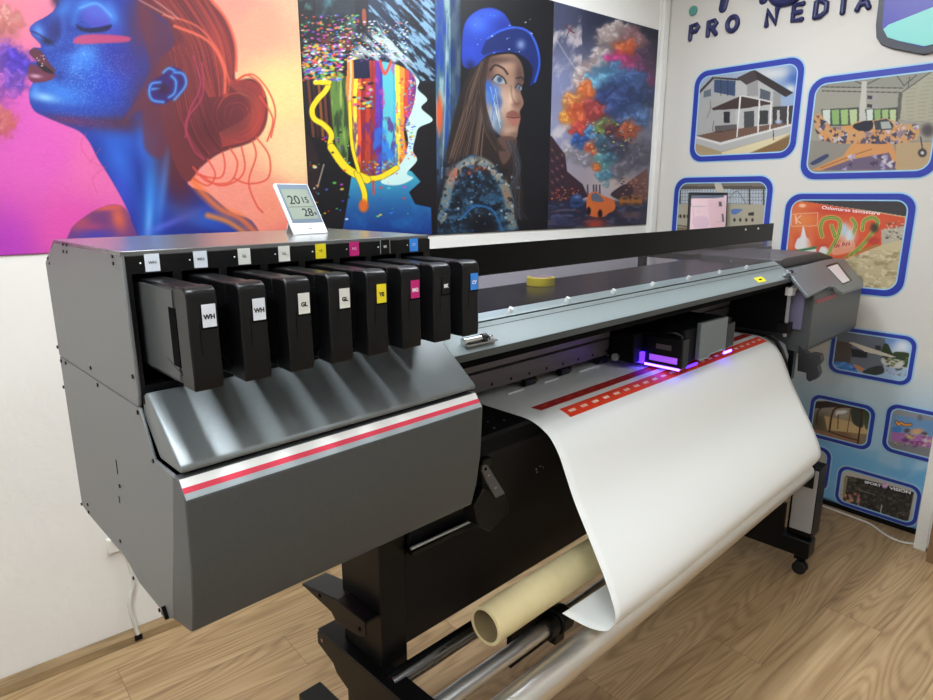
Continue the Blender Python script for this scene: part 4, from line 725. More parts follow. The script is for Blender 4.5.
for (u, v, du, r_) in ((723.5, 8, 8, .026), (764, 0, 4, .024)):
    a = at(u, v, 0, XR); b = at(u+du, v-34, 0, XR); mb = MB(); mb.path([(XR-.012, a[1], a[2]), (XR-.012, b[1], b[2])], r_*.9, 12)
    mb.sphere((XR-.012, a[1], a[2]), r_*.9, 8); mb.v = [(XR-.003-(XR-.003-x)*.35 if True else x, y, z) for x, y, z in mb.v]; obj('letter_stroke', mb, 'logo', lg, smooth=60)
a = at(788, -9, 0, XR); mb = MB(); mb.path([(XR-.008, a[1]+.07*math.cos(t*PI/10), a[2]+.05*math.sin(t*PI/10)+.0) for t in range(10, 21)], .02, 10); obj('letter_stroke', mb, 'logo', lg, smooth=60)
# rounded logo tile
tl = thing('logo_tile', 'dark blue and turquoise rounded logo tile at the top of the right wall', 'sign', (XR-.004, .95, 2.055), 'W')
def wallpoly(pts, x0, x1): q = [at(u, v, 0, XR)[1:] for u, v in pts]; return MB().prism([tuple(p) for p in q], x0, x1)
obj('tile', wallpoly([(884, -70), (880, 0), (877, 26), (877.5, 38), (882, 45), (892, 49), (925, 55.5), (937, 52), (960, 30), (960, -80)], XR-.016, XR-.003), mat('dark tile edge', (50, 52, 60), .4), tl, bevel=.003, label='dark raised edge')
obj('face', wallpoly([(889, -70), (886, 0), (884, 28), (888, 37), (900, 42), (925, 48), (955, 38), (955, -80)], XR-.019, XR-.016), mat('tile blue', (58, 54, 150), .35), tl, label='blue face')
obj('fold', wallpoly([(885, 30), (890, 25.5), (933, 8.5), (955, 0), (955, 40), (926, 47), (900, 41.5), (889, 38)], XR-.021, XR-.019), mat('tile turquoise', (124, 196, 186), .35), tl, bevel=.001, label='turquoise corner')
# ---------------------------------------------------------------- small things on walls and floor
def wallcable():
    t = thing('wall_cable', 'white cable running down the plaster wall beside the printer to the skirting', 'cable', (.383, YB-.02, .03), 'W')
    pts = [at(u, v, 1, YB-.014) for u, v in [(112, 540), (122, 548), (128, 559), (133.7, 580), (130.5, 596), (130, 608), (135.7, 628), (138, 634)]]
    obj('cord', MB().path([tuple(p) for p in smooth_pts(pts, 5, False)], .0065, 8), 'cord', t, smooth=60)
    a = at(138, 636, 1, YB-.012); obj('wall_socket', MB().box(a[0]-.012, a[0]+.012, YB-.022, YB-.0165, a[2]-.01, a[2]+.008), 'blackmatte', t)
    b = at(118, 550, 1, YB-.006); obj('clip', MB().box(b[0]-.03, b[0]+.035, YB-.012, YB-.0005, b[2]-.004, b[2]+.05), WM, t, bevel=.004)
wallcable()
t = thing('floor_cable', 'thin white cable lying on the floor along the right wall', 'cable', (3.2, .9, 0), 'W')
pts = [at(u, v, 2, .005) for u, v in [(823, 506), (850, 516), (870, 524), (885, 534.5), (900, 541.5), (915, 544)]]+[(3.20, .62, .005)]
obj('cord', MB().path([tuple(p) for p in smooth_pts(pts, 6, False)], .0045, 8), 'cord', t, smooth=60)
t = thing('side_cabinet', 'white narrow cabinet side standing by the right wall', 'cabinet', (3.2, .6, 0), 'W')
obj('side_panel', MB().box(3.138, 3.268, .644, .69, .0, .62), 'melamine', t, bevel=.001); obj('body', MB().box(3.139, 3.27, .18, .6435, .02, .62), 'melamine', t, bevel=.001)
a = at(944, 418, 0, 3.19); t = thing('paint_can', 'round metal can with a cream lid on top of the white cabinet', 'can', (3.19, a[1], .621), 'W')
lidz = .70; cy_ = .605
obj('body', MB().tube((3.185, cy_, .6205), (3.185, cy_, lidz-.01), .05, 28), 'silver', t, smooth=40); obj('lid', MB().tube((3.185, cy_, lidz-.01), (3.185, cy_, lidz), .053, 28), mat('cream lid', (226, 204, 150), .5), t, bevel=.002)
t = thing('wooden_post', 'brown wooden post standing on the floor at the right edge', 'post', (3.08, .56, 0), 'W')
obj('post', MB().box(3.05, 3.09, .50, .62, .0, .24), 'wood', t, bevel=.002)
# ceiling lights
def ceiling_light(x, y, lx, ly, es, cap):
    t = thing('ceiling_light', cap, 'lamp', (x, y, HC-.03), 'W', 'ceiling light panels')
    obj('frame', MB().box(x-lx/2-.02, x+lx/2+.02, y-ly/2-.02, y+ly/2+.02, HC-.03, HC-.0005), 'white', t)
    obj('diffuser', MB().box(x-lx/2, x+lx/2, y-ly/2, y+ly/2, HC-.036, HC-.0305), mat('lit diffuser', (255, 255, 255), .5, emit=(236, 244, 252), es=es), t)
ceiling_light(.30, .95, .16, 1.3, 22, 'white ceiling light above the ink cabinet')
ceiling_light(1.95, 1.4, 1.2, .3, 13, 'white ceiling light above the right half of the printer')
ceiling_light(1.6, -1.1, 1.5, .30, 5, 'long white fill light added on the ceiling out of view')  # unseen panel added as weak fill
ceiling_light(-.9, .0, .3, 1.3, 13, 'white ceiling light left of the camera')
# laptop and its table
t = thing('laptop_table', 'small black table behind the printer carrying the laptop', 'table', (2.9, 1.65, 0), 'W')
obj('top', MB().box(2.52, 3.25, 1.50, 1.84, 1.228, 1.253), 'blacksat', t, bevel=.002)
for x, y in ((2.60, 1.80), (3.21, 1.80), (2.60, 1.56), (3.21, 1.56)): obj('leg', MB().box(x-.015, x+.015, y-.015, y+.015, 0, 1.2278), 'blacksat', t)
t = thing('laptop', 'open laptop with a lit pinkish screen on the black table behind the printer', 'laptop', (2.99, 1.62, 1.253), 'W')
a, b = at(690, 192.5, 1, 1.745), at(728, 192.3, 1, 1.745); xa, xb = a[0], b[0]
obj('base', MB().box(xa-.03, xb-.04, 1.51, 1.705, 1.2535, 1.272), 'laptopframe', t, bevel=.002)
def slab(xa, xb, y0, z0, y1, z1, th, sh=-.05): return MB().hexa([(xa+sh, y0, z0), (xb+sh, y0, z0), (xb+sh, y0+th, z0), (xa+sh, y0+th, z0), (xa, y1, z1), (xb, y1, z1), (xb, y1+th, z1), (xa, y1+th, z1)])
obj('lid', slab(xa, xb, 1.706, 1.2725, 1.745, 1.512, .008), 'laptopframe', t, bevel=.001)
def art_screen(p):
    p.view(665, 170, 7.775); p.fill((226, 196, 200)); p.poly([(210, 180), (490, 180), (492, 215), (216, 225)], (90, 100, 116), 2, sm=False); p.poly([(365, 230), (500, 230), (510, 450), (375, 450)], (220, 184, 190), 3, sm=False)
    for q in [[(240, 285), (370, 280)], [(280, 322), (360, 318)], [(250, 300), (250, 420)], [(420, 400), (470, 398)], [(420, 290), (440, 288)]]: p.line(q, 3, (160, 150, 160), .8)
    p.poly([(448, 246), (470, 246), (474, 282), (450, 284)], (90, 84, 96), 2, sm=False); p.poly([(466, 340), (480, 340), (486, 400), (470, 402)], (90, 84, 96), 2, sm=False); p.blob(232, 268, 6, 8, (60, 50, 60), 1, hard=3); p.poly([(250, 370), (350, 365), (360, 440), (256, 445)], (206, 176, 190), 4, .7)
bs = t; f0 = Vector((xa, 1.745, 1.512)); scr = canvas('screen', art_screen, 'y', 1.72, xa+.012, xb-.012, 1.285, 1.498, .004, t, m='screenon', t=.0004)
for v in scr.data.vertices:
    w = v.co+Vector(t['_base']); k = (w.z-1.2725)/(1.512-1.2725); dy = (w.y-1.72); w.y = 1.706+.039*k-.0012+dy; w.x += -.05*(1-k); v.co = w-Vector(t['_base'])
# ---------------------------------------------------------------- the wide format printer (machine frame)
PR = thing('wide_format_printer', 'large grey and black wide-format inkjet printer with a red and white stripe', 'printer', (1.6, 1.05, 0), 'P')
def ptp(u, v, ax, val): return at(u, v, ax, val, AZP)
def hit_plane(u, v, p0, n):
    fw, rt, up = _ax(AZP); r = Vector(fw*FOC+rt*(u-CX)-up*(v-CY)); o = Vector((0, 0, EYE)); p0 = Vector(p0); n = Vector(n)
    return o+r*((p0-o).dot(n)/r.dot(n))
def part(name, mb, m, parent=None, **k): return obj(name, mb, m, parent or PR, **k)
# left ink cabinet
XA, XB = .27, .80
up = part('upper_side_panel', MB().prism([(.918, 1.425), (1.255, 1.427), (1.334, 1.383), (1.334, 1.2165), (.9195, 1.2165), (.915, 1.236)], XA, XA+.005), 'grey', bevel=.0015)
lo = part('lower_side_panel', MB().prism([(.9195, 1.215), (1.334, 1.215), (1.334, .92), (1.296, .915), (1.094, .9145), (1.066, .909), (1.024, .895), (.908, .893), (.884, .903), (.845, 1.03), (.815, 1.149), (.884, 1.15), (.916, 1.21)], XA, XA+.005), 'grey', bevel=.0015)
part('lid', MB().box(XA, XB, .918, 1.255, 1.4215, 1.4285).prism([(1.255, 1.4285), (1.334, 1.385), (1.334, 1.378), (1.255, 1.4215)], XA, XB), 'topgrey', bevel=.001, label='glossy grey top lid')
part('cabinet_light_block', MB().prism([(.99, 1.42), (1.25, 1.42), (1.33, 1.376), (1.33, .925), (.90, .925), (.93, 1.19), (.99, 1.20)], XA+.006, XB-.001), 'void')  # black box added inside the cabinet to block light
part('right_side_panel', MB().prism([(.918, 1.421), (1.255, 1.421), (1.334, 1.377), (1.334, .95), (.90, .95), (.90, 1.21), (.918, 1.236)], XB-.001, XB+.003), 'blacksat')
# fascia with eight slots
PITCHX = .0647; X0 = [.291+PITCHX*i for i in range(8)]
fa = MB().box(XA+.005, XB-.001, .918, .924, 1.398, 1.4215).box(XA+.005, XB-.001, .918, .924, 1.232, 1.2445)
e = [XA+.005]+[v for x in X0 for v in (x-.010, x+.043)]+[XB-.001]
for i in range(0, len(e), 2):
    if e[i+1]-e[i] > .001: fa.box(e[i], e[i+1], .918, .924, 1.2445, 1.398)
fas = part('ink_bay_fascia', fa, 'blacksat', label='black front with eight cartridge slots')
part('bay_shelf', MB().prism([(.924, 1.232), (.99, 1.232), (.99, 1.244), (.924, 1.244)], XA+.005, XB-.001).box(XA+.005, XB-.001, .906, .922, 1.222, 1.2325), 'blackmatte')
INKS = [('WH', 'lblue', 'ink'), ('WH', 'lblue', 'ink'), ('GL', 'lwhite', 'ink'), ('GL', 'lwhite', 'ink'), ('YE', 'yellow', 'ink'), ('MG', 'magenta', 'inkwhite'), ('BK', 'blacksat', 'inkwhite'), ('CY', 'blue', 'inkwhite')]
FRONT = ((1, 0, 0), (0, 0, 1), (0, -1, 0))
for i, (s_, m_, k_) in enumerate(INKS):
    x = .299+.0651*i
    lb = part('ink_label', MB().box(x, x+.019, .9172, .918, 1.4, 1.4235), m_, label='%s label strip' % {'lblue': 'bluish white', 'lwhite': 'off-white', 'yellow': 'yellow', 'magenta': 'magenta', 'blacksat': 'black', 'blue': 'blue'}[m_])
    text('lettering', s_, lb, k_, .006, (x+.0095, .917, 1.412), FRONT, .0001)
    part('indicator_light', MB().sphere((x-.0055, .9178, 1.412), .0012, 5), 'inkwhite')
    if s_ == 'BK':
        for dx in (-.0012, .0192): part('label_edge', MB().box(x+dx, x+dx+.001, .9172, .918, 1.4, 1.4235), 'palegrey')
    part('slot_liner', MB().box(X0[i]-.010, X0[i]+.043, .985, .989, 1.2445, 1.398), 'void')
# sloping cover and front cover with stripe
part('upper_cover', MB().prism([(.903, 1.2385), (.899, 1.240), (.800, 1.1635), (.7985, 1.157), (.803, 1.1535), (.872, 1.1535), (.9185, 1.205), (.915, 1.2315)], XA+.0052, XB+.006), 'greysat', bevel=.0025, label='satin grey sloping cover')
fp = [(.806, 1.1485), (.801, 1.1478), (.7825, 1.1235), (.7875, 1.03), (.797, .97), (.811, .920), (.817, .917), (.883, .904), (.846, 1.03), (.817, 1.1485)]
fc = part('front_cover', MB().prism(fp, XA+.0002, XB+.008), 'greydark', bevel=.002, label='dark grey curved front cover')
d = Vector((.7825-.801, 1.1235-1.1478)); nn = Vector((d.y, -d.x)).normalized()
if nn.x > 0: nn = -nn
def stripe(a, b, m_, lab):
    p, q = Vector((.801, 1.1478))+d*a, Vector((.801, 1.1478))+d*b; o_ = nn*.0007
    part('stripe', MB().prism([tuple(p), tuple(q), tuple(q+o_), tuple(p+o_)], XA+.002, XB+.006), m_, fc, label=lab)
stripe(.03, .42, 'stripewhite', 'white band'); stripe(.42, .68, 'red', 'red band'); stripe(.68, .96, 'palegrey', 'light grey band')
part('cover_gasket', MB().box(XA+.02, XB-.005, .812, .87, 1.1485, 1.1535), 'blackmatte')
sc = MB()
for (u, v) in [(63, 244.5), (66.5, 245), (63.5, 251.5), (67, 252), (112.5, 256.5), (113.5, 263.5), (48, 258.5), (49.5, 263.5)]: p = ptp(u, v, 0, XA); part('screw', MB().tube((XA-.0015, p[1], p[2]), (XA, p[1], p[2]), .0025, 8), 'screw', up)
for (u, v) in [(58, 347), (61.5, 361), (66, 363), (91, 368), (98, 385), (64, 387), (133, 376.5), (138, 412.5), (120, 486), (120.5, 541), (134, 578), (82, 504), (88, 504.5), (89, 512), (153.5, 461), (160, 610)]:
    p = ptp(u, v, 0, XA); part('screw', MB().tube((XA-.002, p[1], p[2]), (XA, p[1], p[2]), .0032, 8), 'screw', lo if v > 384 else up)
for (u, v, w, h) in [(117, 467, .002, .012), (119.5, 499.5, .002, .006)]: p = ptp(u, v, 0, XA); part('slot_hole', MB().box(XA-.0004, XA, p[1]-w, p[1]+w, p[2]-h, p[2]+h), 'void', lo)
p = ptp(167, 612, 0, XA); part('foot_bracket', MB().prism([(p[1]-.009, p[2]-.006), (p[1]+.008, p[2]-.004), (p[1]+.003, p[2]+.010)], XA-.006, XA-.0005), 'screw', lo)
# long cover
part('long_cover', MB().prism([(.869, 1.1865), (.8685, 1.2005), (.872, 1.2035), (.928, 1.2415), (.932, 1.234), (.88, 1.1955), (.878, 1.186)], XB+.0085, 2.575), 'coverg', bevel=.0015, label='long grey-green metallic front cover')
part('cover_lip', MB().box(XB+.009, 2.574, .8665, .868, 1.1866, 1.2012), 'coverlip', label='darker front lip')
part('cover_seam', MB().prism([(.915, 1.2323), (.9165, 1.2333), (.9165, 1.2339), (.915, 1.2329)], XB+.004, 2.57), 'screw')
part('lip_gasket', MB().prism([(.885, 1.166), (.882, 1.186), (.95, 1.23), (.95, 1.166)], XB+.009, 2.56), 'void')
part('rear_deck', MB().box(XB+.004, 2.56, .955, 1.285, 1.17, 1.24), mat('black glossy deck', (26, 25, 28), .25), bevel=.002, label='black top deck behind the window')
hs = part('hinge_strip', MB().prism([(.930, 1.2435), (.9505, 1.2555), (.9505, 1.2505), (.934, 1.2405)], XB+.004, 2.57), 'strip', label='pale metal strip along the window')
for (u, v) in [(510, 313), (567, 301), (613, 292), (652, 285), (688, 279), (719, 273), (746, 269)]:
    x = ptp(u, v, 1, .938)[0]; part('bolt', MB().tube((x, .94, 1.2495), (x, .934, 1.259), .0055, 12), 'white', hs, label='white bolt cap')
part('void_fill', MB().box(XB+.004, 2.56, 1.02, 1.285, 1.14, 1.1695), 'void')
ac = part('acrylic_window', MB().box(XB+.004, 2.54, .9535, .9565, 1.2405, 1.334), 'smoke', label='smoked clear acrylic window')
part('top_band', MB().box(XB+.004, 2.54, .9535, .9565, 1.334, 1.398), 'acrylband', ac, label='opaque black upper band')
for (u, v) in [(745.5, 229.5), (758, 228.5)]: p = ptp(u, v, 1, .953); part('screw', MB().tube((p[0], .9505, p[2]), (p[0], .9535, p[2]), .0035, 10), 'white', ac)
for (u, v) in [(730, 261)]: p = ptp(u, v, 1, .953); part('screw', MB().tube((p[0], .9505, p[2]), (p[0], .9535, p[2]), .004, 10), 'steel', ac)
def latch(x, y, z, L=.06):
    t = part('latch', MB().tube((x, y, z), (x+L, y, z), .006, 12).tube((x-.006, y, z), (x, y, z), .008, 12), 'chrome', smooth=40, label='chrome draw latch')
    part('latch_plate', MB().box(x-.005, x+L+.035, y-.012, y+.016, z-.009, z-.006), 'steel', t); part('latch_ring', MB().tube((x+L, y, z), (x+L+.012, y, z), .0085, 12), 'rubber', t); part('latch_hook', MB().sphere((x+L+.026, y, z-.002), .006, 6), 'chrome', t)
latch(.862, .884, 1.2215, .046); latch(2.49, .878, 1.2205, .055)
st = part('warning_sticker', MB().hexa([(2.262, .878, 1.2075), (2.33, .878, 1.2075), (2.33, .898, 1.2211), (2.262, .898, 1.2211), (2.262, .8777, 1.2081), (2.33, .8777, 1.2081), (2.33, .8977, 1.2217), (2.262, .8977, 1.2217)]), 'yellow', label='small yellow warning sticker')
part('warning_mark', MB().box(2.287, 2.304, .885, .891, 1.2115, 1.2172), 'ink', st)
# print chamber
part('chamber_back', MB().box(XB+.004, 2.56, 1.215, 1.285, .985, 1.12), 'void'); part('chamber_roof', MB().box(XB+.004, 2.56, 1.02, 1.285, 1.122, 1.1395), 'void')
part('chamber_end_wall', MB().box(2.56, 2.58, .88, 1.285, .985, 1.2), 'blackmatte')
rl = part('guide_rail', MB().prism([(1.10, 1.0365), (1.10, 1.062), (1.112, 1.065), (1.112, 1.068), (1.098, 1.070), (1.098, 1.0995), (1.215, 1.0995), (1.215, 1.0365)], XB+.004, 2.559), 'rail', bevel=.001, label='purple-grey carriage rail')
lr = part('lower_rail', MB().box(XB+.004, 2.559, 1.106, 1.215, 1.010, 1.0355), 'rail', label='lower rail strip with holes')
for i in range(12): x = .95+.075*i; part('rail_hole', MB().tube((x, 1.1052, 1.0225), (x, 1.106, 1.0225), .004, 8), 'void', lr)
part('light_slot', MB().box(1.242, 1.307, 1.108, 1.113, .9785, .9825), 'white'); part('light_slot', MB().box(1.397, 1.46, 1.108, 1.113, .9785, .9825), 'white'); part('light_slot', MB().box(1.565, 1.67, 1.108, 1.113, .9785, .9825), 'white')
for x in (1.10, 1.345, 1.505, 1.70, 1.86, 2.2, 2.4):
    r_ = part('pinch_roller', MB().tube((x-.022, 1.125, .991), (x+.022, 1.125, .991), .0115, 16), 'rubber', smooth=40); part('roller_arm', MB().box(x-.03, x+.03, 1.135, 1.20, .995, 1.003).box(x+.024, x+.030, 1.115, 1.14, .988, 1.004), mat('brass roller arm', (120, 100, 40), .35, metal=.8), r_)
pl = part('platen', MB().prism([(.9435, .93), (.9405, .968), (.946, .9755), (1.30, .9755), (1.30, .93)], XB+.004, 2.56), 'blackmatte', label='matt black platen')
for j, y in enumerate((.965, .985, 1.005)):
    for i in range(5): x = .90+.045*i+.01*j; part('suction_hole', MB().tube((x, y, .9755), (x, y, .9762), .0022, 6), 'palegrey' if (i+j) % 2 else 'void', pl)
# front body
bd = part('front_body', MB().prism([(.9425, .9295), (.950, .9295), (1.13, .9295), (1.13, .46), (1.06, .456), (1.028, .707), (.957, .905)], XB+.012, 2.56), 'bodyblack', bevel=.002, label='black folded sheet-metal front')
for (u, v) in [(536, 469), (540, 466), (543, 467), (537, 472)]: p = hit_plane(u, v, (0, .957, .905), (0, -.198, .071)); part('screw', MB().sphere(tuple(p), .0022, 5), 'steel', bd)
part('edge_rod', MB().tube((.80, .99, .752), (1.02, .99, .748), .004, 8), 'silver'); part('under_tray', MB().box(.80, 1.0, .985, 1.03, .735, .745), 'blacksat')
def bracket(x, s):
    y = .905
    P6 = [(478, 498), (487, 486), (504, 492.5), (508.6, 501.5), (508.6, 511.8), (490, 531.7), (480, 526)]
    return P6
q = [ptp(u, v, 1, .885) for u, v in [(474, 505), (484, 488), (504, 492.5), (508.6, 501.5), (508.6, 511.8), (490, 531.7), (478, 526)]]
bk = part('media_bracket', MB().prism([(p[0], p[2]) for p in q], .885, .925, 1), 'blacksat', bevel=.002, label='black hexagonal holder bracket')
q = [ptp(u, v, 1, .88) for u, v in [(482.5, 466), (487, 465), (504.5, 493), (495.5, 498), (486, 481), (482, 471)]]
pt = part('bracket_plate', MB().prism([(p[0], p[2]) for p in q], .879, .8845, 1), 'plate', bk, label='grey drilled metal plate')
for (u, v) in [(485.5, 469), (488, 475), (495, 488)]: p = ptp(u, v, 1, .879); part('bolt', MB().tube((p[0], .8775, p[2]), (p[0], .879, p[2]), .0035, 10), 'steel' if v > 470 else 'void', pt)
part('bracket_arm', MB().box(.955, .985, .925, .96, .82, .93), 'blacksat', bk)
# carriage
cr = part('print_carriage', MB().box(1.80, 2.125, .90, 1.099, .999, 1.104), 'blackmatte', bevel=.004, label='black print head carriage')
part('head_cover', MB().prism([(1.873, 1.003), (1.93, 1.003), (1.945, 1.012), (2.03, 1.012), (2.045, 1.003), (2.06, 1.003), (2.06, 1.116), (1.873, 1.118)], .884, .899, 1), 'greysat', cr, bevel=.002, label='grey front cover')
part('cover_edge', MB().prism([(1.873, 1.0), (1.93, 1.0), (1.945, 1.008), (2.03, 1.008), (2.03, 1.012), (1.945, 1.012), (1.93, 1.0035), (1.873, 1.0035)], .882, .884, 1), 'strip', cr)
part('side_block', MB().box(2.062, 2.12, .885, .90, 1.01, 1.09), 'black', cr, bevel=.002)
lh = part('lamp_housing', MB().box(1.752, 1.790, .878, 1.01, .996, 1.085), 'black', cr, bevel=.003, label='black ultraviolet lamp housing')
part('lamp_link', MB().box(1.79, 1.80, .93, 1.0, 1.0, 1.06), 'blackmatte', cr)
part('hose', MB().path([tuple(p) for p in smooth_pts([(1.76, .98, 1.08), (1.76, .93, 1.10), (1.77, .90, 1.095), (1.77, .89, 1.08)], 5, False)], .004, 8), 'black', lh)
part('lamp_window', MB().box(1.7505, 1.752, .893, .985, 1.008, 1.027), mat('lamp glass', (150, 90, 120), .15, emit=(120, 60, 200), es=.5), lh); part('lamp_label', MB().box(1.7505, 1.752, .915, .965, 1.047, 1.062), 'rail', lh)
part('lamp_strip', MB().box(1.7495, 1.7545, .885, 1.0, .990, .9955), 'uvw', lh, label='glowing violet lamp strip'); part('lamp_strip', MB().box(1.80, 1.868, .884, .889, .9895, .996), 'uv', cr, label='glowing violet lamp strip'); part('lamp_strip', MB().box(2.06, 2.115, .886, .891, .989, .996), 'uvw', cr, label='glowing violet lamp strip')
part('lamp_glow_lens', MB().box(1.735, 1.7505, 1.0, 1.02, .996, 1.03), 'uv', lh, label='blue-violet lens')
rc = part('rear_carriage', MB().box(1.70, 1.79, 1.01, 1.099, .999, 1.09), 'blackmatte', cr, bevel=.004); part('carriage_wheel', MB().tube((1.69, 1.07, 1.01), (1.70, 1.07, 1.01), .012, 16), 'silver', rc)
part('lip_reflection_line', MB().box(1.75, 2.559, .886, .890, 1.168, 1.171), 'rail')  # thin strip stands in for the reflection on the cover's underside
# right control box
hb = part('control_box', MB().prism([(.803, 1.14), (.90, 1.225), (1.26, 1.225), (1.30, 1.18), (1.30, .93), (.83, .905), (.805, .93)], 2.605, 3.215), 'greydark', bevel=.006, label='dark grey control box body')
def slope(pts, off=0): return [hit_plane(u, v, (0, .80+off*.6, 1.152+off*.8*0+off), (0, -.083, .098)) for u, v in pts]
def slab2(pts, th, off=.0):
    n = Vector((0, -.083, .098)).normalized()
    P = [hit_plane(u, v, Vector((0, .80, 1.152))+n*off, n) for u, v in pts]; k = len(P)
    return MB().add([tuple(p) for p in P]+[tuple(p-n*th) for p in P], [tuple(range(k)), tuple(range(k, 2*k))[::-1]]+[(i, (i+1) % k, k+(i+1) % k, k+i) for i in range(k)])
cp = part('control_panel', slab2([(787, 269.5), (824, 259.5), (844, 258), (864, 283), (863.5, 286.5), (843, 293), (839, 290.5), (835, 287), (829, 286.5), (809, 296.5)], .014, .004), 'greysat', hb, bevel=.003, label='sloping grey control panel')
part('screen_bezel', slab2([(826, 265.5), (837.5, 262), (852.5, 280.5), (843, 284.5)], .002, .0052), 'black', cp); part('touch_screen', slab2([(828, 267), (837.5, 264), (850, 280.5), (843, 283)], .002, .0068), mat('touch screen', (176, 170, 168), .2, emit=(190, 180, 178), es=.12), cp, label='grey touch screen')
q = [ptp(u, v, 1, .802) for u, v in [(815.5, 300.5), (835, 294), (836.5, 297), (817.5, 303.5)]]; part('badge', MB().prism([(p[0], p[2]) for p in q], .8015, .8045, 1), 'grille', hb, label='dull red badge')
part('raised_cover', MB().prism([(2.60, 1.2255), (2.60, 1.258), (2.63, 1.264), (3.02, 1.264), (3.20, 1.232), (3.20, 1.2255)], .93, 1.26, 1), mat('brown grey cover', (74, 70, 70), .4), hb, bevel=.004, label='brownish grey raised cover')
part('side_cowl', MB().prism([(.832, 1.0), (.832, 1.125), (.86, 1.16), (.95, 1.16), (.95, 1.0)], 2.592, 2.6045), mat('grey cowl with painted bluish light', (110, 106, 132), .45), hb, bevel=.002)  # lavender tone puts the bluish light on the box side into the colour
part('cover_stay', MB().box(2.545, 2.557, .868, .878, .975, 1.165), 'sideplate', bevel=.001, label='pale upright stay'); part('stay_joint', MB().box(2.535, 2.565, .858, .884, 1.135, 1.165).sphere((2.57, .866, 1.16), .012, 6), 'white'); part('stay_foot', MB().box(2.535, 2.585, .86, .9, .99, 1.03), 'blacksat', bevel=.002)
part('side_frame_plate', MB().prism([(1.0, .972), (.93, .966), (.88, .94), (.862, .90), (.862, .84), (1.0, .84)], 2.525, 2.585), 'sideplate', bevel=.002, label='pale grey side frame plate')
part('edge_guide', MB().sheet([(.96, .981), (.93, .977), (.89, .96), (.868, .93), (.85, .89), (.838, .85), (.835, .80)], 2.500, 2.523, .006), 'black', label='black curved edge guide')
q = [ptp(u, v, 0, 2.60) for u, v in [(798.5, 346), (808, 354.5), (812, 353), (820, 355), (821, 362), (817, 366), (819, 374), (816, 379), (809, 382), (806, 379), (806, 373), (797, 371)]]
part('media_bracket', MB().prism([(p[1], p[2]) for p in q], 2.60, 2.64), mat('black bracket', (38, 37, 40), .45), bevel=.003, label='black lobed holder bracket')
part('bracket_arm', MB().box(2.605, 2.635, .85, .92, .80, .915), 'blacksat'); part('rear_support', MB().box(2.60, 2.65, .87, .93, .45, .86), 'blackmatte')
# stand
for x0, x1, s in ((.73, .80, 0), (2.587, 2.657, 1)):
    lg_ = part('stand_leg', MB().box(x0, x1, 1.01, 1.16, .161, .93), 'blacksat', bevel=.003); ft = part('stand_foot', MB().box(x0, x1, .70, 1.41, .088, .16), 'blacksat', bevel=.004)
    for y in (.735, 1.375):
        xc = (x0+x1)/2; cs = part('caster', MB().box(xc-.02, xc+.02, y-.022, y+.022, .066, .0875).tube((xc, y, .04), (xc, y, .068), .008, 10), 'screw', ft)
        for dx in (-.020, .008): part('wheel', MB().tube((xc+dx, y, .0275), (xc+dx+.012, y, .0275), .027, 22), 'rubber', cs, bevel=.003)
lp = part('lower_leg_plate', MB().box(.715, .729, .80, 1.08, .17, .47), 'blacksat', bevel=.002)
ua = part('upper_arm', MB().prism([tuple(ptp(u, v, 0, .69)[1:]) for u, v in [(301, 584), (336, 600), (365, 622.5), (366, 637), (358, 636), (336, 622), (331, 612), (316, 598)]], .69, .6935), 'blacksat', bevel=.002, label='black angled support arm')
for u, v in ((320, 595.5), (360, 629)): y, z = ptp(u, v, 0, .69)[1:]; part('screw', MB().tube((.6885, y, z), (.69, y, z), .005, 8), 'void', ua)
part('arm_tray', MB().prism([tuple(ptp(u, v, 0, .69)[1:]) for u, v in [(301, 584), (336, 600), (365, 622.5), (365, 625), (336, 602.5), (301, 586.5)]], .694, .76), 'blacksat', ua)
tb = part('take_up_beam', MB().prism([(1.228, .473), (1.235, .465), (1.235, .435), (1.17, .415), (1.155, .395), (1.09, .37), (1.09, .17), (.62, .17), (.62, .473)], .70, .704).prism([(1.23, .478), (.62, .478), (.62, .474), (1.23, .474)], .70, .752), 'blacksat', bevel=.0015, label='black angled take-up side beam')
p = ptp(402, 687, 0, .74); part('screw', MB().sphere((.738, .965, .479), .004, 6), 'steel', tb); part('screw', MB().tube((.6985, 1.212, .455), (.70, 1.212, .455), .006, 10), 'steel', tb)
part('take_up_end', MB().box(2.60, 2.612, .72, 1.10, .38, .475), 'blacksat', bevel=.003)
part('silver_post', MB().box(2.604, 2.612, .708, .79, .19, .455), 'sideplate', bevel=.002, label='pale metal post'); part('black_post', MB().box(2.6125, 2.70, .705, .80, .165, .462), 'blacksat', bevel=.003)
part('foot_side', MB().box(2.57, 2.586, .80, 1.16, .162, .30), 'blacksat')
def bar(name, y, z, r, x0, x1, m_, lab): return part(name, MB().tube((x0, y, z), (x1, y, z), r, 32), m_, smooth=40, label=lab)
D = lambda ang, dist: (dist*math.cos(math.radians(ang)), EYE-dist*math.sin(math.radians(ang)))
y, z = D(50.45, 1.42); fb = bar('front_bar', y, z, .0205, .72, 2.60, 'silver', 'brushed aluminium bar')
cl = part('bar_clamp', MB().tube((1.165, y, z), (1.20, y, z), .030, 24).tube((1.207, y, z), (1.25, y, z), .036, 24).box(1.19, 1.23, y-.02, y+.02, z-.052, z-.02), 'rubber', fb, bevel=.003, label='black clamp collar')
part('clamp_plate', MB().box(1.09, 1.27, y+.045, y+.06, z-.10, z+.05), 'blackmatte', cl)
y, z = D(46.7, 1.42); bar('rear_bar', y, z, .0215, .72, 2.60, mat('dark chrome bar', (120, 122, 126), .2, metal=1), 'shiny dark metal bar')
y, z = D(54.25, 1.29); bar('tension_roller', y, z, .0365, .755, 2.585, 'roller', 'large satin silver roller')
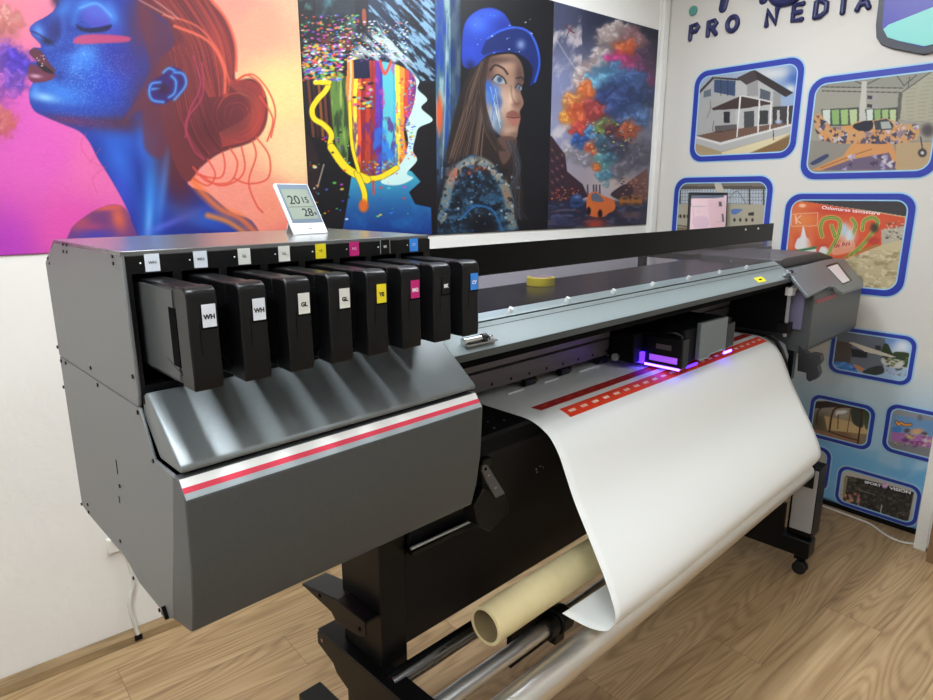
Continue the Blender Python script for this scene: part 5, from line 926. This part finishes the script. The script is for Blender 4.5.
for x in (.74, 2.585): part('roller_end', MB().tube((x, y, z), (x+.015, y, z), .02, 16), 'blacksat')
# ---------------------------------------------------------------- ink cartridges
NAMES = ['first white ink cartridge, leftmost with a WH label and lit grey side', 'second cartridge from the left, black with a white WH label', 'third cartridge from the left, black with an off-white GL label', 'fourth cartridge from the left, black with an off-white GL label', 'black ink cartridge with a yellow YE label', 'black ink cartridge with a magenta MG label', 'black ink cartridge with a black BK label and white letters', 'rightmost black ink cartridge with a blue CY label']
def cartridge(i):
    x = X0[i]; s_, m_, k_ = INKS[i]
    t = thing('ink_cartridge', NAMES[i], 'ink cartridge', (x+.0185, .86, 1.266), 'P', 'ink cartridges in the printer bay')
    obj('case', MB().prism([(.806, 1.2685), (.806, 1.3905), (.82, 1.3915), (.976, 1.3915), (.976, 1.2675), (.86, 1.2675)], x+.0015, x+.0355), 'black', t, bevel=.002)
    if i == 0: obj('side_plate', MB().box(x+.0004, x+.0014, .813, .972, 1.2725, 1.387), 'greydark', t, bevel=.0004, label='plain grey side plate')
    obj('front_cap', MB().prism([(.8055, 1.2665), (.8055, 1.3925), (.778, 1.3935), (.769, 1.389), (.7665, 1.38), (.768, 1.33), (.7665, 1.28), (.768, 1.266)], x, x+.037), 'black', t, bevel=.0025)
    obj('seam_line', MB().box(x+.0126, x+.0133, .7674, .7688, 1.275, 1.384), 'void', t)
    obj('grip_recess', MB().box(x-.0003, x+.0018, .7985, .812, 1.285, 1.372).box(x+.001, x+.003, .8065, .84, 1.283, 1.372) if i else MB().box(x-.0001, x+.0012, .8065, .828, 1.29, 1.365), 'void', t)
    obj('grip_rib', MB().prism([(.806, 1.283), (.85, 1.297), (.85, 1.294), (.806, 1.280)], x+.0002, x+.002), 'black', t)
    lb = obj('label', MB().box(x+.0165, x+.0335, .7662, .7674, 1.3445, 1.3725), m_, t, label='%s ink label' % s_)
    obj('label_recess', MB().box(x+.015, x+.035, .7668, .7678, 1.342, 1.3745), 'void', t)
    text('lettering', s_, lb, k_, .0079, (x+.025, .766, 1.357), FRONT, .0001, .0004)
for i in range(8): cartridge(i)
# ---------------------------------------------------------------- printed media sheet
PF = [(1.205, .9774), (1.10, .9774), (1.0, .9774), (.965, .9774), (.943, .9755), (.925, .971), (.907, .9635), (.88, .947), (.853, .912), (.830, .865), (.806, .815), (.768, .75), (.722, .672), (.693, .614), (.680, .575), (.686, .545), (.703, .524), (.745, .510), (.795, .507), (.826, .508)]
PFS = smooth_pts(PF, 6, False); MX0, MX1 = 1.136, 2.492
def media_pos(x, k):
    y, z = PFS[k]; s = k/(len(PFS)-1); w = max(0, s-.45)
    c = (x-MX0)/(MX1-MX0)
    y -= .010*w*math.sin(c*PI)+.004*w*math.sin(c*9); return (x, y, z-.004*w*math.sin(c*PI*2))
ms_ = thing('printed_media', 'wide sheet of white vinyl with red printed strips hanging from the printer', 'media sheet', (1.8, .86, .507), 'P')
nx = 48; V_ = []; F_ = []; K = len(PFS)
for i in range(nx+1):
    for k in range(K): V_.append(media_pos(MX0+(MX1-MX0)*i/nx, k))
for i in range(nx):
    for k in range(K-1): a = i*K+k; F_.append((a, a+1, a+K+1, a+K))
# the lower left corner curls back
V2 = []
for (x, y, z) in V_: V2.append((x, y, z))
mo_ = obj('sheet', MB().add(V2, F_), 'paper', ms_, smooth=60); sm_ = mo_.modifiers.new('thickness', 'SOLIDIFY'); sm_.thickness = .0005; sm_.offset = 0
def kk(y):
    for k in range(K-1):
        if PFS[k][0] >= y >= PFS[k+1][0]: return k+(PFS[k][0]-y)/(PFS[k][0]-PFS[k+1][0])
def strip_mb(x0, x1, ya, yb, off, n=6):
    mb = MB(); k0, k1 = kk(ya), kk(yb); pts = []
    for j in range(n+1):
        k = k0+(k1-k0)*j/n; i = int(k); f = k-i; y = PFS[i][0]*(1-f)+PFS[i+1][0]*f; z = PFS[i][1]*(1-f)+PFS[i+1][1]*f
        dy, dz = PFS[min(i+1, K-1)]-PFS[i]; L = math.hypot(dy, dz); pts.append((y+dz/L*off, z-dy/L*off))
    vs = [(x, y, z) for x in (x0, x1) for y, z in pts]; m_ = n+1
    return mb.add(vs, [(j, j+1, m_+j+1, m_+j) for j in range(n)])
redm = mat('orange red print', (232, 66, 34), .45); redd = mat('deep red print', (176, 34, 26), .45)
ra = obj('red_strip', strip_mb(1.249, 2.472, .943, .907, .0007), redm, ms_, label='orange-red printed strip with white dashes'); rb = obj('red_strip', strip_mb(1.205, 2.478, .998, .965, .0007), redd, ms_, label='deep red printed strip at the back')
for i in range(24):
    x = 1.262+.0505*i; obj('white_dash', strip_mb(x+.004, x+.03, .929, .920, .0011, 2), mat('dash white', (246, 206, 190), .5) if i == 0 else bpy.data.materials['dash white'], ra)
    if i % 1 == 0: obj('dark_dash', strip_mb(x-.03, x-.006, .986, .979, .0011, 2), mat('dash dull', (196, 80, 70), .5) if i == 0 else bpy.data.materials['dash dull'], rb)
# ---------------------------------------------------------------- cardboard core, tape, clock
y, z = D(47.05, 1.288)
t = thing('cardboard_tube', 'long thick cardboard tube lying beneath the white sheet', 'tube', (1.7, y, z-.045), 'P')
obj('tube', MB().tube((.918, y, z), (2.50, y, z), .045, 48, inner=.0375), 'card', t, smooth=40)
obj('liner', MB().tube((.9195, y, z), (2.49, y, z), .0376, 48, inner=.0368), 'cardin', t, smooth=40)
p = ptp(540.5, 287.5, 2, 1.2405)
t = thing('tape_roll', 'roll of yellow adhesive tape lying on the black deck behind the smoked window', 'tape roll', (p[0], p[1]+.03, 1.2405), 'P')
cx_, cy_ = p[0]+.043, p[1]+.035
obj('tape', MB().tube((cx_, cy_, 1.2406), (cx_, cy_, 1.2646), .0415, 40, inner=.033), 'tape', t, bevel=.001); obj('core', MB().tube((cx_, cy_, 1.241), (cx_, cy_, 1.267), .0329, 40, inner=.030), mat('tape core', (214, 190, 190), .6), t)
# thermometer clock on the lid
t = thing('digital_thermometer', 'small white digital thermometer clock standing on the printer lid', 'thermometer', (.68, 1.14, 1.4287), 'P')
A = Vector(ptp(296, 235, 2, 1.4287)); B = Vector(ptp(327.5, 233.8, 2, 1.4287)); rx = Vector((.857*.80+.515*.60, -.515*.80+.857*.60, 0)); back = Vector((-rx.y, rx.x, 0)); W_ = .076
lean = .56; upv = (Vector((0, 0, 1))*math.cos(lean)+back*math.sin(lean)).normalized(); out = rx.cross(upv); H_ = .110
if out.y > 0: out = -out
sh = -rx*.0
def tslab(x0, x1, h0, h1, d0, d1): return MB().hexa([tuple(A+rx*x+upv*h-out*(-d)) for d in (d0, d1) for x, h in ((x0, h0), (x1, h0), (x1, h1), (x0, h1))])
obj('case', tslab(0, W_, 0, H_, -.009, 0), 'white', t, bevel=.003, label='white plastic case'); obj('bezel', tslab(.0035, W_-.0035, .024, H_-.003, 0, .0006), 'lcdframe', t); sc_ = obj('lcd_screen', tslab(.008, W_-.010, .032, H_-.014, .0006, .0010), 'lcd', t, label='grey-green liquid crystal screen')
R3 = (tuple(rx), tuple(upv), tuple(out))
def dig(s, fx, fh, size): text('digits', s, sc_, 'ink', size, tuple(A+rx*(W_*fx)+upv*fh+out*.0012), R3, .0001, .0003)
dig('20', .36, .072, .026); dig('15', .68, .072, .018); dig('28', .62, .045, .024); dig('%', .83, .043, .008); obj('divider', tslab(.009, W_-.011, .0575, .0582, .0010, .0013), 'ink', t)
obj('button', tslab(W_*.5-.003, W_*.5+.003, .010, .014, 0, .0008), 'palegrey', t)
m0 = A+rx*(W_*.3)+upv*.060-out*.0092; f0 = Vector((m0.x, m0.y, 1.4289))+back*.022
obj('stand', MB().hexa([tuple(f0), tuple(f0+rx*.02), tuple(f0+rx*.02+back*.003), tuple(f0+back*.003), tuple(m0), tuple(m0+rx*.02), tuple(m0+rx*.02+back*.003), tuple(m0+back*.003)]), 'white', t)
# ---------------------------------------------------------------- world, camera, colour management
S = bpy.context.scene
w = bpy.data.worlds.new('world'); S.world = w; w.use_nodes = True; w.node_tree.nodes['Background'].inputs[0].default_value = (.8, .85, .9, 1); w.node_tree.nodes['Background'].inputs[1].default_value = .3
cam = bpy.data.cameras.new('camera'); co = bpy.data.objects.new('camera', cam); C.objects.link(co); S.camera = co
cam.sensor_width = 36; cam.sensor_fit = 'HORIZONTAL'; cam.lens = FOC/933*36; cam.clip_start = .02
fw, rt, up_ = _ax(AZW); R = Matrix((rt, up_, -fw)).transposed(); co.matrix_world = Matrix.Translation((0, 0, EYE)) @ R.to_4x4()
S.view_settings.view_transform = 'Standard'; S.view_settings.look = 'None'; S.view_settings.gamma = 1; S.view_settings.use_curve_mapping = False; S.view_settings.exposure = 1.5
for o in bpy.data.objects:
    if '_base' in o: del o['_base']
